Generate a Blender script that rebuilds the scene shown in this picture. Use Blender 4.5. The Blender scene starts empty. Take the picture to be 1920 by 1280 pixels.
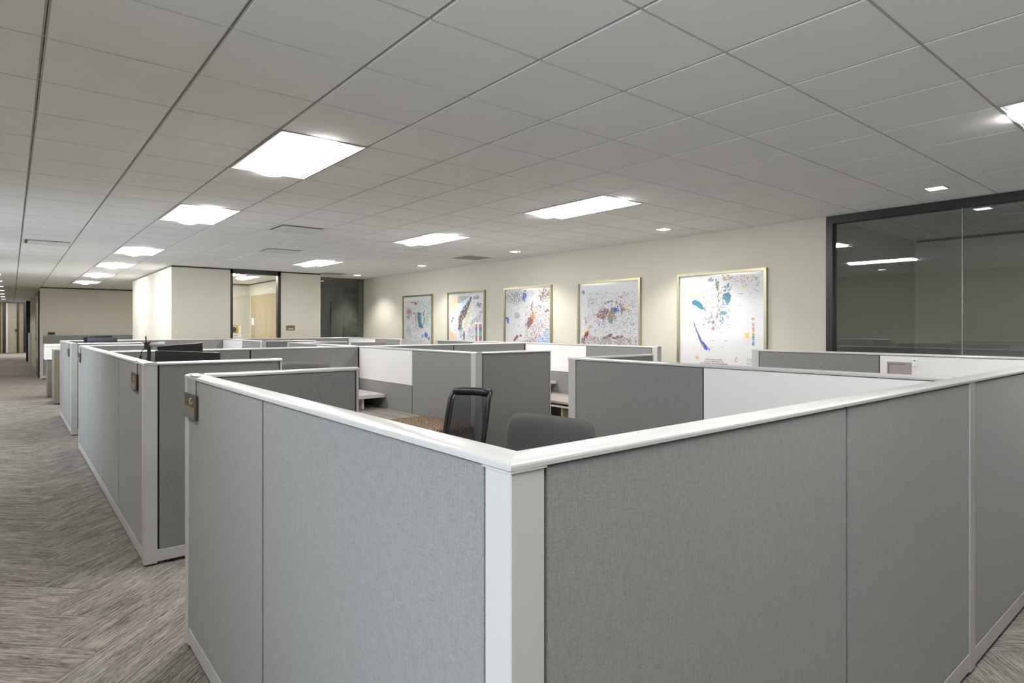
import bpy, bmesh, math, random
import numpy as np
from mathutils import Vector, Matrix
random.seed(7)
rng = np.random.default_rng(11)
S = bpy.context.scene
COL = S.collection
D = bpy.data

# ------------------------------------------------------------------ camera, world, exposure
H = 1.6138                      # camera height above the carpet
CZ = 2.887                      # ceiling height
YAW = 0.6921
cam_d = D.cameras.new('camera'); cam = D.objects.new('camera', cam_d); COL.objects.link(cam)
cam.location = (0, 0, H)
cam.rotation_euler = (math.pi / 2, 0, -YAW)
cam_d.sensor_width = 36; cam_d.lens = 1147.8 / 1920 * 36
cam_d.shift_x = -(972.2 - 960) / 1920
cam_d.shift_y = (613.4 - 640) / 1920
cam_d.clip_start = 0.05; cam_d.clip_end = 200
S.camera = cam
S.view_settings.view_transform = 'Standard'
S.view_settings.look = 'None'
S.view_settings.gamma = 1
S.view_settings.use_curve_mapping = False
S.view_settings.exposure = 1.24
S.cycles.diffuse_bounces = 8; S.cycles.max_bounces = 14; S.cycles.transparent_max_bounces = 12
W = D.worlds.new('daylight'); S.world = W; W.use_nodes = True
W.node_tree.nodes['Background'].inputs[0].default_value = (0.75, 0.86, 1.0, 1)
W.node_tree.nodes['Background'].inputs[1].default_value = 1.0
TROFFER_LENS = 24.0
TROFFER_SIDE = 0.12
DOWN_W = 20.0
WINDOW_W = 22.0
def window_light(x, y, z, w, h):
    l = D.lights.new('window_daylight', 'AREA'); l.shape = 'RECTANGLE'; l.size = w; l.size_y = h
    l.energy = WINDOW_W * w * h / 3; l.color = (0.84, 0.90, 1.0)
    o = D.objects.new('window_daylight', l); COL.objects.link(o)
    o.location = (x, y, z); o.rotation_euler = (0, math.radians(-90), 0)
    o['kind'] = 'structure'
    return o

# ------------------------------------------------------------------ materials
MATS = {}
def mat(name, col, rough=0.6, metal=0.0, emit=None, noise=None, bump=None, spec=0.5, alpha=None, coat=0):
    m = D.materials.new(name); m.use_nodes = True
    nt = m.node_tree; b = nt.nodes['Principled BSDF']
    b.inputs['Base Color'].default_value = (*col, 1)
    b.inputs['Roughness'].default_value = rough
    b.inputs['Metallic'].default_value = metal
    b.inputs['Specular IOR Level'].default_value = spec
    if coat: b.inputs['Coat Weight'].default_value = coat
    if emit:
        b.inputs['Emission Color'].default_value = (*emit[0], 1); b.inputs['Emission Strength'].default_value = emit[1]
    if noise or bump:
        tc = nt.nodes.new('ShaderNodeTexCoord'); n = nt.nodes.new('ShaderNodeTexNoise')
        sc = (noise or bump)[0]; n.inputs['Scale'].default_value = sc; n.inputs['Detail'].default_value = 4
        nt.links.new(tc.outputs['Object'], n.inputs['Vector'])
        if noise:
            r = nt.nodes.new('ShaderNodeMapRange'); r.inputs['From Min'].default_value = .3; r.inputs['From Max'].default_value = .7
            r.inputs['To Min'].default_value = 1 - noise[1]; r.inputs['To Max'].default_value = 1 + noise[1]
            mx = nt.nodes.new('ShaderNodeVectorMath'); mx.operation = 'SCALE'
            mx.inputs[0].default_value = col
            nt.links.new(n.outputs['Fac'], r.inputs['Value']); nt.links.new(r.outputs[0], mx.inputs['Scale'])
            nt.links.new(mx.outputs[0], b.inputs['Base Color'])
        if bump:
            bp = nt.nodes.new('ShaderNodeBump'); bp.inputs['Strength'].default_value = bump[1]; bp.inputs['Distance'].default_value = .002
            nt.links.new(n.outputs['Fac'], bp.inputs['Height']); nt.links.new(bp.outputs[0], b.inputs['Normal'])
    MATS[name] = m
    return m
def lin(r, g, b):
    f = lambda c: ((c / 255 + .055) / 1.055) ** 2.4 if c > 10 else c / 255 / 12.92
    return (f(r), f(g), f(b))

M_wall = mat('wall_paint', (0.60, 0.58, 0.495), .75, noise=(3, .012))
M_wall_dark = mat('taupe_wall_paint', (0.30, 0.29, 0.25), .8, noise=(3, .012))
M_tile = mat('acoustic_tile', (0.90, 0.89, 0.875), .95, noise=(260, .05), spec=.1)
M_tbar = mat('ceiling_grid_metal', (0.50, 0.49, 0.47), .6)
M_tslot = mat('grid_slot', (0.06, 0.06, 0.055), .8)
M_white = mat('white_trim_metal', (0.515, 0.515, 0.508), .28, noise=(5, .01))
M_board = mat('whiteboard_laminate', (0.86, 0.86, 0.865), .22, noise=(2, .005))
M_core = mat('dark_partition_core', (0.008, 0.008, 0.008), .8)
M_black = mat('black_anodised_frame', (0.014, 0.014, 0.015), .4)
M_plastic = mat('black_plastic', (0.009, 0.009, 0.010), .45)
M_screen = mat('dark_monitor_shell', (0.018, 0.018, 0.019), .35)
M_chair = mat('charcoal_upholstery', (0.125, 0.121, 0.119), .95, noise=(900, .18), spec=.15)
M_brown = None
M_shelf = mat('off_white_laminate', (0.70, 0.67, 0.64), .45, noise=(8, .02))
M_lined = mat('beige_steel', (0.40, 0.39, 0.28), .5)
M_gold = mat('champagne_frame_metal', (0.44, 0.40, 0.27), .32, metal=.85)
M_bronze = mat('bronze_plate', (0.062, 0.054, 0.042), .4, metal=.3)
M_insert = mat('grey_paper_insert', (0.165, 0.15, 0.12), .6)
M_orange = mat('orange_stripe', (0.34, 0.15, 0.03), .5)
M_ink = mat('pale_lettering', (0.62, 0.60, 0.52), .5)
M_darkink = mat('dark_lettering', (0.05, 0.05, 0.055), .6)
M_vent = mat('vent_paint', (0.80, 0.79, 0.76), .6)
M_ventdark = mat('vent_shadow', (0.05, 0.085, 0.075), .8)
M_grille = mat('return_grille', (0.45, 0.44, 0.42), .7)
M_tack = mat('tan_tackable_fabric', (0.42, 0.34, 0.225), .9, noise=(400, .05), spec=.1)
M_paper = mat('white_paper', (0.82, 0.82, 0.82), .7)
M_pinkpaper = mat('mauve_sketch_paper', (0.36, 0.31, 0.32), .7, noise=(60, .08))
M_yellow = mat('yellow_print', (0.55, 0.36, 0.03), .6)
M_navy = mat('navy_print', (0.035, 0.04, 0.09), .6)
M_red = mat('red_print', (0.5, 0.03, 0.04), .6)
M_wood2 = mat('pale_slatted_wood', (0.36, 0.32, 0.26), .4, noise=(9, .12))
M_wood = mat('slatted_wood', (0.30, 0.235, 0.155), .5, noise=(9, .12))
M_cab = mat('grey_brown_laminate', (0.185, 0.17, 0.135), .5, noise=(12, .05))
M_lens = mat('troffer_lens', (1, 1, 1), .5, emit=((1, .975, .95), TROFFER_LENS))
M_lens2 = mat('troffer_reflector', (.55, .55, .54), .5, emit=((1, .985, .95), TROFFER_SIDE))
M_dl = mat('downlight_lens', (1, 1, 1), .5, emit=((1, .98, .94), 5.0))
M_steel = mat('brushed_steel', (0.5, 0.5, 0.5), .35, metal=.9)
M_strap = mat('frosted_hanger_strip', (0.30, 0.30, 0.295), .25)

def glass_mat():
    m = D.materials.new('clear_glass'); m.use_nodes = True; nt = m.node_tree
    for n in list(nt.nodes): nt.nodes.remove(n)
    out = nt.nodes.new('ShaderNodeOutputMaterial'); tr = nt.nodes.new('ShaderNodeBsdfTransparent')
    gl = nt.nodes.new('ShaderNodeBsdfGlossy'); fr = nt.nodes.new('ShaderNodeFresnel'); mx = nt.nodes.new('ShaderNodeMixShader')
    tr.inputs[0].default_value = (0.96, 0.975, 0.97, 1); gl.inputs['Roughness'].default_value = 0.0
    gl.inputs[0].default_value = (.95, 1, .98, 1)
    fr.inputs['IOR'].default_value = 1.72
    nt.links.new(fr.outputs[0], mx.inputs[0]); nt.links.new(tr.outputs[0], mx.inputs[1]); nt.links.new(gl.outputs[0], mx.inputs[2])
    nt.links.new(mx.outputs[0], out.inputs[0])
    return m
M_glass = glass_mat()

def mesh_fabric():
    m = D.materials.new('black_mesh_fabric'); m.use_nodes = True; nt = m.node_tree; b = nt.nodes['Principled BSDF']
    b.inputs['Base Color'].default_value = (.012, .012, .013, 1); b.inputs['Roughness'].default_value = .7
    b.inputs['Alpha'].default_value = .80
    return m
M_mesh = mesh_fabric()

def fabric():
    """woven grey panel cloth: fine horizontal and vertical threads over a slow mottling"""
    m = D.materials.new('woven_grey_fabric'); m.use_nodes = True; nt = m.node_tree; b = nt.nodes['Principled BSDF']
    N = nt.nodes; L = nt.links
    tc = N.new('ShaderNodeTexCoord')
    def tex(scale, sx, sy, sz, det=3):
        mp = N.new('ShaderNodeMapping'); mp.inputs['Scale'].default_value = (sx, sy, sz)
        L.new(tc.outputs['Object'], mp.inputs['Vector'])
        n = N.new('ShaderNodeTexNoise'); n.inputs['Scale'].default_value = scale; n.inputs['Detail'].default_value = det
        L.new(mp.outputs[0], n.inputs['Vector']); return n
    a = tex(1, 480, 480, 26); c = tex(1, 26, 26, 620); d = tex(260, 1, 1, 1, 2)
    s1 = N.new('ShaderNodeMath'); s1.operation = 'ADD'; L.new(a.outputs['Fac'], s1.inputs[0]); L.new(c.outputs['Fac'], s1.inputs[1])
    s2 = N.new('ShaderNodeMath'); s2.operation = 'ADD'; L.new(s1.outputs[0], s2.inputs[0]); L.new(d.outputs['Fac'], s2.inputs[1])
    r = N.new('ShaderNodeMapRange'); r.inputs['From Min'].default_value = 1.0; r.inputs['From Max'].default_value = 2.0
    r.inputs['To Min'].default_value = .74; r.inputs['To Max'].default_value = 1.26
    L.new(s2.outputs[0], r.inputs['Value'])
    v = N.new('ShaderNodeVectorMath'); v.operation = 'SCALE'; v.inputs[0].default_value = (0.238, 0.238, 0.237)
    L.new(r.outputs[0], v.inputs['Scale']); L.new(v.outputs[0], b.inputs['Base Color'])
    bp = N.new('ShaderNodeBump'); bp.inputs['Strength'].default_value = .25; bp.inputs['Distance'].default_value = .0006
    L.new(s1.outputs[0], bp.inputs['Height']); L.new(bp.outputs[0], b.inputs['Normal'])
    b.inputs['Roughness'].default_value = .85; b.inputs['Specular IOR Level'].default_value = .25
    b.inputs['Sheen Weight'].default_value = .15
    return m
M_fab = fabric()

def carpet():
    """taupe carpet plank with streaks along the plank (uv.x)"""
    m = D.materials.new('streaked_carpet'); m.use_nodes = True; nt = m.node_tree; b = nt.nodes['Principled BSDF']
    N = nt.nodes; L = nt.links
    uv = N.new('ShaderNodeUVMap'); oi = N.new('ShaderNodeObjectInfo')
    ml = N.new('ShaderNodeMath'); ml.operation = 'MULTIPLY'; ml.inputs[1].default_value = 37.0; L.new(oi.outputs['Random'], ml.inputs[0])
    cb = N.new('ShaderNodeCombineXYZ'); L.new(ml.outputs[0], cb.inputs[0]); L.new(ml.outputs[0], cb.inputs[1])
    ad = N.new('ShaderNodeVectorMath'); ad.operation = 'ADD'; L.new(uv.outputs[0], ad.inputs[0]); L.new(cb.outputs[0], ad.inputs[1])
    def tex(sx, sy, det=3):
        mp = N.new('ShaderNodeMapping'); mp.inputs['Scale'].default_value = (sx, sy, 1); L.new(ad.outputs[0], mp.inputs['Vector'])
        n = N.new('ShaderNodeTexNoise'); n.inputs['Scale'].default_value = 1; n.inputs['Detail'].default_value = det
        L.new(mp.outputs[0], n.inputs['Vector']); return n
    a = tex(5, 95, 4); c = tex(22, 300, 2); d = tex(2.2, 9, 2)
    s = N.new('ShaderNodeMath'); s.operation = 'MULTIPLY_ADD'; s.inputs[1].default_value = 1.2
    L.new(a.outputs['Fac'], s.inputs[0]); L.new(c.outputs['Fac'], s.inputs[2])
    s2 = N.new('ShaderNodeMath'); s2.operation = 'MULTIPLY_ADD'; s2.inputs[1].default_value = .5
    L.new(d.outputs['Fac'], s2.inputs[0]); L.new(s.outputs[0], s2.inputs[2])
    r = N.new('ShaderNodeMapRange'); r.inputs['From Min'].default_value = 1.04; r.inputs['From Max'].default_value = 1.64
    L.new(s2.outputs[0], r.inputs['Value'])
    cr = N.new('ShaderNodeValToRGB'); cr.color_ramp.elements[0].color = (0.060, 0.052, 0.046, 1); cr.color_ramp.elements[1].color = (0.355, 0.331, 0.30, 1)
    L.new(r.outputs[0], cr.inputs[0]); L.new(cr.outputs[0], b.inputs['Base Color'])
    b.inputs['Roughness'].default_value = .95; b.inputs['Specular IOR Level'].default_value = .1
    return m
M_carpet = carpet()

def laminate():
    m = D.materials.new('wood_grain_laminate'); m.use_nodes = True; nt = m.node_tree; b = nt.nodes['Principled BSDF']
    N = nt.nodes; L = nt.links
    tc = N.new('ShaderNodeTexCoord'); mp = N.new('ShaderNodeMapping'); mp.inputs['Scale'].default_value = (14, .9, 4)
    n = N.new('ShaderNodeTexNoise'); n.inputs['Scale'].default_value = 1.2; n.inputs['Detail'].default_value = 5
    L.new(tc.outputs['Object'], mp.inputs[0]); L.new(mp.outputs[0], n.inputs['Vector'])
    cr = N.new('ShaderNodeValToRGB'); cr.color_ramp.elements[0].position = .36; cr.color_ramp.elements[1].position = .64
    cr.color_ramp.elements[0].color = (0.21, 0.185, 0.155, 1); cr.color_ramp.elements[1].color = (0.44, 0.40, 0.35, 1)
    L.new(n.outputs['Fac'], cr.inputs[0]); L.new(cr.outputs[0], b.inputs['Base Color']); b.inputs['Roughness'].default_value = .5
    return m
M_lam = laminate()

def tweed():
    m = D.materials.new('brown_tweed'); m.use_nodes = True; nt = m.node_tree; b = nt.nodes['Principled BSDF']
    N = nt.nodes; L = nt.links
    tc = N.new('ShaderNodeTexCoord'); v = N.new('ShaderNodeTexNoise'); v.inputs['Scale'].default_value = 75; v.inputs['Detail'].default_value = 2
    L.new(tc.outputs['Object'], v.inputs['Vector'])
    cr = N.new('ShaderNodeValToRGB'); e = cr.color_ramp.elements
    e[0].position = .40; e[0].color = (0.085, 0.045, 0.024, 1); e[1].position = .66; e[1].color = (0.60, 0.47, 0.32, 1)
    k = e.new(.53); k.color = (0.22, 0.135, 0.075, 1)
    L.new(v.outputs['Fac'], cr.inputs[0]); L.new(cr.outputs[0], b.inputs['Base Color']); b.inputs['Roughness'].default_value = .95
    return m
M_brown = tweed()

# ------------------------------------------------------------------ mesh helpers
def link(o, parent=None):
    COL.objects.link(o)
    if parent is not None: o.parent = parent
    return o
class MB:
    """collects boxes / prisms / tubes and links them as one mesh object"""
    def __init__(s): s.v = []; s.f = []
    def box(s, x0, x1, y0, y1, z0, z1, M=None):
        b = len(s.v)
        P = [(x0, y0, z0), (x1, y0, z0), (x1, y1, z0), (x0, y1, z0), (x0, y0, z1), (x1, y0, z1), (x1, y1, z1), (x0, y1, z1)]
        if M is not None: P = [tuple(M @ Vector(p)) for p in P]
        s.v += P
        s.f += [tuple(b + i for i in q) for q in ((3, 2, 1, 0), (4, 5, 6, 7), (0, 1, 5, 4), (1, 2, 6, 5), (2, 3, 7, 6), (3, 0, 4, 7))]
        return s
    def prism(s, prof, a0, a1, fn):
        """profile [(n,z)] swept from a0 to a1; fn(a,n,z)->xyz; a0/a1 may be functions of n (mitres)"""
        b = len(s.v); n = len(prof)
        g = lambda a, q: a(q[0]) if callable(a) else a
        s.v += [fn(g(a0, q), q[0], q[1]) for q in prof] + [fn(g(a1, q), q[0], q[1]) for q in prof]
        for i in range(n):
            j = (i + 1) % n
            s.f.append((b + i, b + j, b + n + j, b + n + i))
        s.f.append(tuple(b + i for i in range(n))[::-1]); s.f.append(tuple(b + n + i for i in range(n)))
        return s
    def tube(s, pts, r, seg=8, r2=None):
        pts = [Vector(p) for p in pts]; b = len(s.v); m = len(pts)
        for i, p in enumerate(pts):
            t = (pts[min(i + 1, m - 1)] - pts[max(i - 1, 0)]).normalized()
            u = t.cross(Vector((0, 0, 1)))
            if u.length < 1e-3: u = t.cross(Vector((1, 0, 0)))
            u.normalize(); w = t.cross(u).normalized()
            rr = r if r2 is None else r + (r2 - r) * i / (m - 1)
            for k in range(seg):
                a = 2 * math.pi * k / seg
                s.v.append(tuple(p + u * math.cos(a) * rr + w * math.sin(a) * rr))
        for i in range(m - 1):
            for k in range(seg):
                a = b + i * seg + k; c = b + i * seg + (k + 1) % seg
                s.f.append((a, c, c + seg, a + seg))
        s.f.append(tuple(b + k for k in range(seg))[::-1]); s.f.append(tuple(b + (m - 1) * seg + k for k in range(seg)))
        return s
    def mesh(s, name, m, bevel=0, seg=1, smooth=False):
        me = D.meshes.new(name); me.from_pydata(s.v, [], s.f); me.materials.append(m)
        bm = bmesh.new(); bm.from_mesh(me); bmesh.ops.recalc_face_normals(bm, faces=bm.faces)
        if bevel:
            bmesh.ops.bevel(bm, geom=list(bm.edges), offset=bevel, segments=seg, affect='EDGES', profile=.5, clamp_overlap=True)
        if smooth:
            for f in bm.faces: f.smooth = True
        bm.to_mesh(me); bm.free()
        return me
    def build(s, name, m, parent=None, bevel=0, seg=1, smooth=False):
        return link(D.objects.new(name, s.mesh(name, m, bevel, seg, smooth)), parent)
def tag(o, label=None, cat=None, group=None, kind=None):
    if label: o['label'] = label
    if cat: o['category'] = cat
    if group: o['group'] = group
    if kind: o['kind'] = kind
    return o
def thing(name, label, cat, loc=(0, 0, 0), rz=0, group=None):
    o = D.objects.new(name, None); COL.objects.link(o); o.location = loc; o.rotation_euler = (0, 0, rz)
    o.empty_display_size = .1
    return tag(o, label, cat, group)
def bx(*a): return MB().box(*a)
def struct(o): o['kind'] = 'structure'; return o
def copy_tree(o, parent=None):
    c = o.copy(); COL.objects.link(c); c.parent = parent
    if parent is not None: c.matrix_parent_inverse = o.matrix_parent_inverse.copy()
    for ch in list(o.children): copy_tree(ch, c)
    return c
def text(body, size, m, parent, loc, rot, name='lettering', align='CENTER', sx=1):
    cu = D.curves.new(name, 'FONT'); cu.body = body; cu.size = size; cu.align_x = align; cu.align_y = 'CENTER'
    cu.extrude = .0006; cu.materials.append(m); cu.resolution_u = 2
    tmp = D.objects.new(name, cu); me = D.meshes.new_from_object(tmp); D.objects.remove(tmp)
    o = D.objects.new(name, me); link(o, parent); o.location = loc; o.rotation_euler = rot; o.scale = (sx, 1, 1)
    return o

# ------------------------------------------------------------------ the floor: herringbone carpet planks
Y0, Y1 = -4.5, 54.0
XL, XR = -1.9, 10.25
WX = 7.25                       # map wall
floor = struct(bx(XL - .1, XR + .1, Y0, Y1, -.06, -.006).build('floor', M_carpet))
uvl = floor.data.uv_layers.new(name='UVMap')
PW, PL = .325, 1.0
r2 = math.sqrt(.5)
def plank_mesh(ln, wd, du=0, dv=0):
    me = D.meshes.new('carpet_plank')
    a, b = ln / 2 - .0012, wd / 2 - .0012
    V = [(-a, -b, -.006), (a, -b, -.006), (a, b, -.006), (-a, b, -.006), (-a, -b, 0), (a, -b, 0), (a, b, 0), (-a, b, 0)]
    F = [(4, 5, 6, 7), (0, 1, 5, 4), (1, 2, 6, 5), (2, 3, 7, 6), (3, 0, 4, 7)]
    me.from_pydata(V, [], F); me.materials.append(M_carpet); u = me.uv_layers.new(name='UVMap')
    for l in me.loops: u.data[l.index].uv = (V[l.vertex_index][0], V[l.vertex_index][1])
    return me
pm = plank_mesh(PL, PW)
planks = []
tipX, tipY = 0.35, 3.70
for k in range(-70, 130):
    for m_ in range(-12, 13):
        u0 = k * PW + m_ * PL; v0 = k * PW - m_ * PL
        for (cu, cv, ang) in ((u0 + PL / 2, v0 + PW / 2, 0), (u0 + PW / 2, v0 + PW + PL / 2, math.pi / 2)):
            # u axis = (1,1)/sqrt2 , v axis = (-1,1)/sqrt2
            x = (cu - cv) * r2 + tipX; y = (cu + cv) * r2 + tipY
            if XL - .2 < x < XR and Y0 < y < Y1 - .3: planks.append((x, y, math.pi / 4 + ang))
def plank_seen(p):
    x, y, a = p
    d = math.sin(YAW) * x + math.cos(YAW) * y; r = math.cos(YAW) * x - math.sin(YAW) * y
    if d < .4: return False
    px = 972.2 + 1147.8 * r / d; py = 613.4 + 1147.8 * H / d
    if not (-120 < px < 2050 and py < 1420): return False
    return (x < .95 and y > 2.9) or (y < 1.1 and x > 3.0)
seen = sorted([p for p in planks if plank_seen(p)], key=lambda p: p[0] ** 2 + p[1] ** 2)
near = seen[:200]; ns = set(near)
for x, y, a in near:
    o = link(D.objects.new('carpet_plank', pm), floor); o.location = (x, y, 0); o.rotation_euler = (0, 0, a)
V = []; F = []; UV = []
for x, y, a in planks:
    if (x, y, a) in ns: continue
    c, s_ = math.cos(a), math.sin(a); b = len(V); hl, hw = PL / 2 - .0012, PW / 2 - .0012
    q = [(-hl, -hw), (hl, -hw), (hl, hw), (-hl, hw)]
    V += [(x + c * i - s_ * j, y + s_ * i + c * j, 0) for i, j in q] + [(x + c * i - s_ * j, y + s_ * i + c * j, -.006) for i, j in q]
    o1, o2 = random.random() * 30, random.random() * 30
    for f in ((0, 1, 2, 3), (4, 5, 1, 0), (5, 6, 2, 1), (6, 7, 3, 2), (7, 4, 0, 3)):
        F.append(tuple(b + i for i in f)); UV += [(q[i % 4][0] + o1, q[i % 4][1] + o2) for i in f]
me = D.meshes.new('carpet_planks'); me.from_pydata(V, [], F); me.materials.append(M_carpet)
u = me.uv_layers.new(name='UVMap'); u.data.foreach_set('uv', np.array(UV, dtype=np.float32).ravel())
tag(link(D.objects.new('carpet_planks', me), floor), kind='stuff')

# ------------------------------------------------------------------ walls
BX0, BX1, BY0, BY1 = 2.53, 5.66, 14.2, 19.4      # room box standing in the open office
def wall(name, *b, m=M_wall): return struct(bx(*b).build(name, m))
T = .6096; OX, OY = .1127, -.2551
TOP = CZ + .10
wall('wall_back', XL, XR, Y0 - .1, Y0, -.05, TOP)
# left wall with windows
wins = [(-0.7, 2.1), (7.8, 10.6), (11.2, 14.0), (15.4, 18.2)]
ys = [Y0] + [v for w in wins for v in w] + [Y1]
wl = MB()
for i in range(0, len(ys), 2): wl.box(XL - .12, XL, ys[i], ys[i + 1], -.05, TOP)
for a, b in wins: wl.box(XL - .12, XL, a, b, -.05, .45); wl.box(XL - .12, XL, a, b, 2.55, TOP)
struct(wl.build('wall_left', M_wall))
for n, (a, b) in enumerate(wins):
    wf = MB()
    for y in (a, (a + b) / 2 - .02, b - .04): wf.box(XL - .10, XL - .03, y, y + .04, .45, 2.55)
    for z in (.45, 2.51): wf.box(XL - .10, XL - .03, a, b, z, z + .04)
    w_ = struct(wf.build('window_%d' % (n + 1), M_black))
    for k, (p, q) in enumerate(((a + .04, (a + b) / 2 - .02), ((a + b) / 2 + .02, b - .04))):
        bx(XL - .07, XL - .064, p, q, .49, 2.51).build('pane', M_glass, w_)
    window_light(XL - .16, (a + b) / 2, 1.5, 2.0, b - a)
# map wall, its glazed end and the dark room behind the glass
GY = 3.17
wall('wall_right', WX, WX + .12, GY, 15.5, -.05, TOP)
wall('wall_side', XR, XR + .1, Y0, 3.25, -.05, TOP)
wall('wall_partition', WX + .12, XR + .1, 3.22, 3.34, -.05, TOP)
# ceiling-line shadow gap trims
trim_n = [0]
def trim(*b, m=M_black):
    trim_n[0] += 1
    return struct(bx(*b).build('trim_%d' % trim_n[0], m))
trim(XR - .012, XR, Y0, 3.2, CZ - .035, CZ)
# glazing
gw = struct(MB().box(WX - .02, WX + .10, GY - .07, GY, 0, CZ).box(WX - .02, WX + .10, Y0, GY - .07, CZ - .085, CZ)
            .box(WX - .0, WX + .08, Y0, GY - .07, 0, .06).build('window_6', M_black))
joint = 1.87
for k, (p, q) in enumerate(((joint + .002, GY - .07), (joint - 2.4, joint - .002), (Y0, joint - 2.404))):
    bx(WX + .03, WX + .042, p, q, .06, CZ - .085).build('pane', M_glass, gw)
M_seal = mat('clear_silicone', (.5, .52, .5), .3)
bx(WX + .028, WX + .044, joint - .002, joint + .002, .06, CZ - .085).build('glass_joint', M_seal, gw)
# lobby behind the aisle end
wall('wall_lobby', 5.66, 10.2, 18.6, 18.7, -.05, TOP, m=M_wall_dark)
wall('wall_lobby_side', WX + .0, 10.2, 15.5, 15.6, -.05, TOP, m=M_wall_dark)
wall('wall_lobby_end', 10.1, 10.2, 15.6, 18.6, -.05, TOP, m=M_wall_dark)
gl = struct(MB().box(5.66, WX, 15.2, 15.24, CZ - .004, CZ).build('window_7', M_black))
bx(5.68, WX - .02, 15.215, 15.225, .02, CZ - .02).build('pane', M_glass, gl)
# lobby door frame (black) with a sidelight
dr = struct(MB().box(8.12, 8.27, 18.52, 18.6, 0, 2.86).box(8.62, 8.84, 18.52, 18.6, 0, 2.86).box(8.12, 9.6, 18.52, 18.6, 2.62, 2.86).build('door_1', M_black))
bx(8.27, 8.62, 18.56, 18.57, 0, 2.62).build('pane', M_glass, dr)
bx(8.84, 9.5, 18.55, 18.6, 0, 2.62).build('door_leaf', M_wall_dark, dr)
bx(8.32, 8.6, 18.535, 18.54, 1.45, 1.85).build('notice', M_paper, dr)
# room box: west, south (with opening), east, north
OP0, OP1 = 3.66, 4.73
wall('wall_box_west', BX0, BX0 + .12, BY0, BY1, -.05, CZ)
wall('wall_box_south_left', BX0 + .12, OP0, BY0, BY0 + .12, -.05, CZ)
wall('wall_box_south_right', OP1, BX1, BY0, BY0 + .12, -.05, CZ)
wall('wall_box_east', BX1 - .22, BX1, BY0 + .12, BY1, -.05, CZ)
wall('wall_box_north', BX0 + .12, BX1 - .22, BY1 - .3, BY1, -.05, CZ)
for b in ((BX0 - .004, BX0 + .02, BY0, BY1, CZ - .03, CZ - .002), (BX0, OP0, BY0 - .004, BY0 + .02, CZ - .03, CZ - .002),
          (OP1, BX1, BY0 - .004, BY0 + .02, CZ - .03, CZ - .002), (BX0 + .12, BX1 - .22, BY1 - .31, BY1 - .3, CZ - .035, CZ - .002),
          (BX1 - .23, BX1 - .22, BY0 + .12, BY1 - .3, CZ - .035, CZ - .002)): trim(*b)
df = struct(MB().box(OP0, OP0 + .05, BY0 - .01, BY0 + .13, 0, CZ - .01).box(OP1 - .06, OP1, BY0 - .01, BY0 + .13, 0, CZ - .01)
            .box(OP0, OP1, BY0 - .01, BY0 + .13, CZ - .10, CZ - .002).build('door_2', M_black))
bx(OP0 + .05, OP1 - .06, BY0 + .05, BY0 + .06, .02, CZ - .10).build('pane', M_glass, df)
# far wall and corridor
wall('wall_far', .70, 6.9, 24.42, 24.54, -.05, TOP)
wall('wall_far_right', 6.8, 6.92, 19.4, 24.5, -.05, TOP)
wall('wall_corridor_right', .70, .82, 24.54, 37.5, -.05, TOP)
trim(.70, 6.8, 24.408, 24.42, CZ - .04, CZ - .002)
dk = struct(MB().box(.672, .70, 24.75, 27.2, 0, 2.78).build('door_3', M_black))
bx(.664, .673, 24.9, 27.05, .02, 2.68).build('door_leaf', mat('dark_tinted_leaf', (.03, .033, .036), .2), dk)
d4 = struct(MB().box(.55, .70, 37.2, 37.35, 0, 2.85).box(.55, 1.2, 37.2, 37.35, 2.78, 2.86).build('door_4', M_black))
bx(.62, .72, 34.6, 36.9, 0, 1.35).build('low_panel', M_white, d4)
# end wall of the corridor: black frames and slatted wood doors
EY = 50.0
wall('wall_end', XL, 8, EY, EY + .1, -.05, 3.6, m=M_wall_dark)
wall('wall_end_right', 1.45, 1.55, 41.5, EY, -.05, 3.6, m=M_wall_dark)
px = lambda x: (lambda t: t)(0)
def onY(x, Y):
    u = (x - 972.2) / 1147.8
    dx = math.sin(YAW) + math.cos(YAW) * u; dy = math.cos(YAW) - math.sin(YAW) * u
    return Y / dy * dx
ez0, ez1 = .02, 3.12
d5 = struct(MB().box(onY(-14, EY), onY(48, EY), EY - .05, EY, ez1, ez1 + .12).build('door_5', M_black))
for a, b in ((-6, 1), (5.5, 11), (31.5, 35.5), (44, 50)):
    bx(onY(a, EY), onY(b, EY), EY - .09, EY, ez0, ez1).build('door_frame', M_black, d5)
bx(onY(11, EY), onY(15, EY), EY - .10, EY, ez0, ez1).build('door_post', M_tbar, d5)
for a, b, n in ((1, 5.5, 3), (15, 31.5, 9), (35.5, 44, 5)):
    for k in range(n):
        p = a + (b - a) * k / n; q = a + (b - a) * (k + .78) / n
        bx(onY(p, EY), onY(q, EY), EY - .045, EY - .01, ez0, ez1).build('slat', M_wood2 if n == 9 else M_wood, d5)
bx(onY(28.4, EY), onY(31, EY), EY - .12, EY - .05, 1.35, 1.5).build('door_handle', M_black, d5)
# lobby ceiling beyond the corridor
struct(bx(XL, 8, 40.4, EY + .1, 3.5, 3.56).build('ceiling_lobby', M_tile))
struct(bx(XL, 8, 40.3, 40.4, CZ - .0, 3.56).build('wall_bulkhead', M_wall_dark))

ll = D.lights.new('added_lobby_fill', 'AREA'); ll.shape = 'RECTANGLE'; ll.size = 4; ll.size_y = 6; ll.energy = 260; ll.color = (1, .96, .9)  # added area light to brighten the corridor end; no fixture is modelled
lo = link(D.objects.new('added_lobby_fill', ll)); lo.location = (1.5, 45.5, 3.49)
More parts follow.
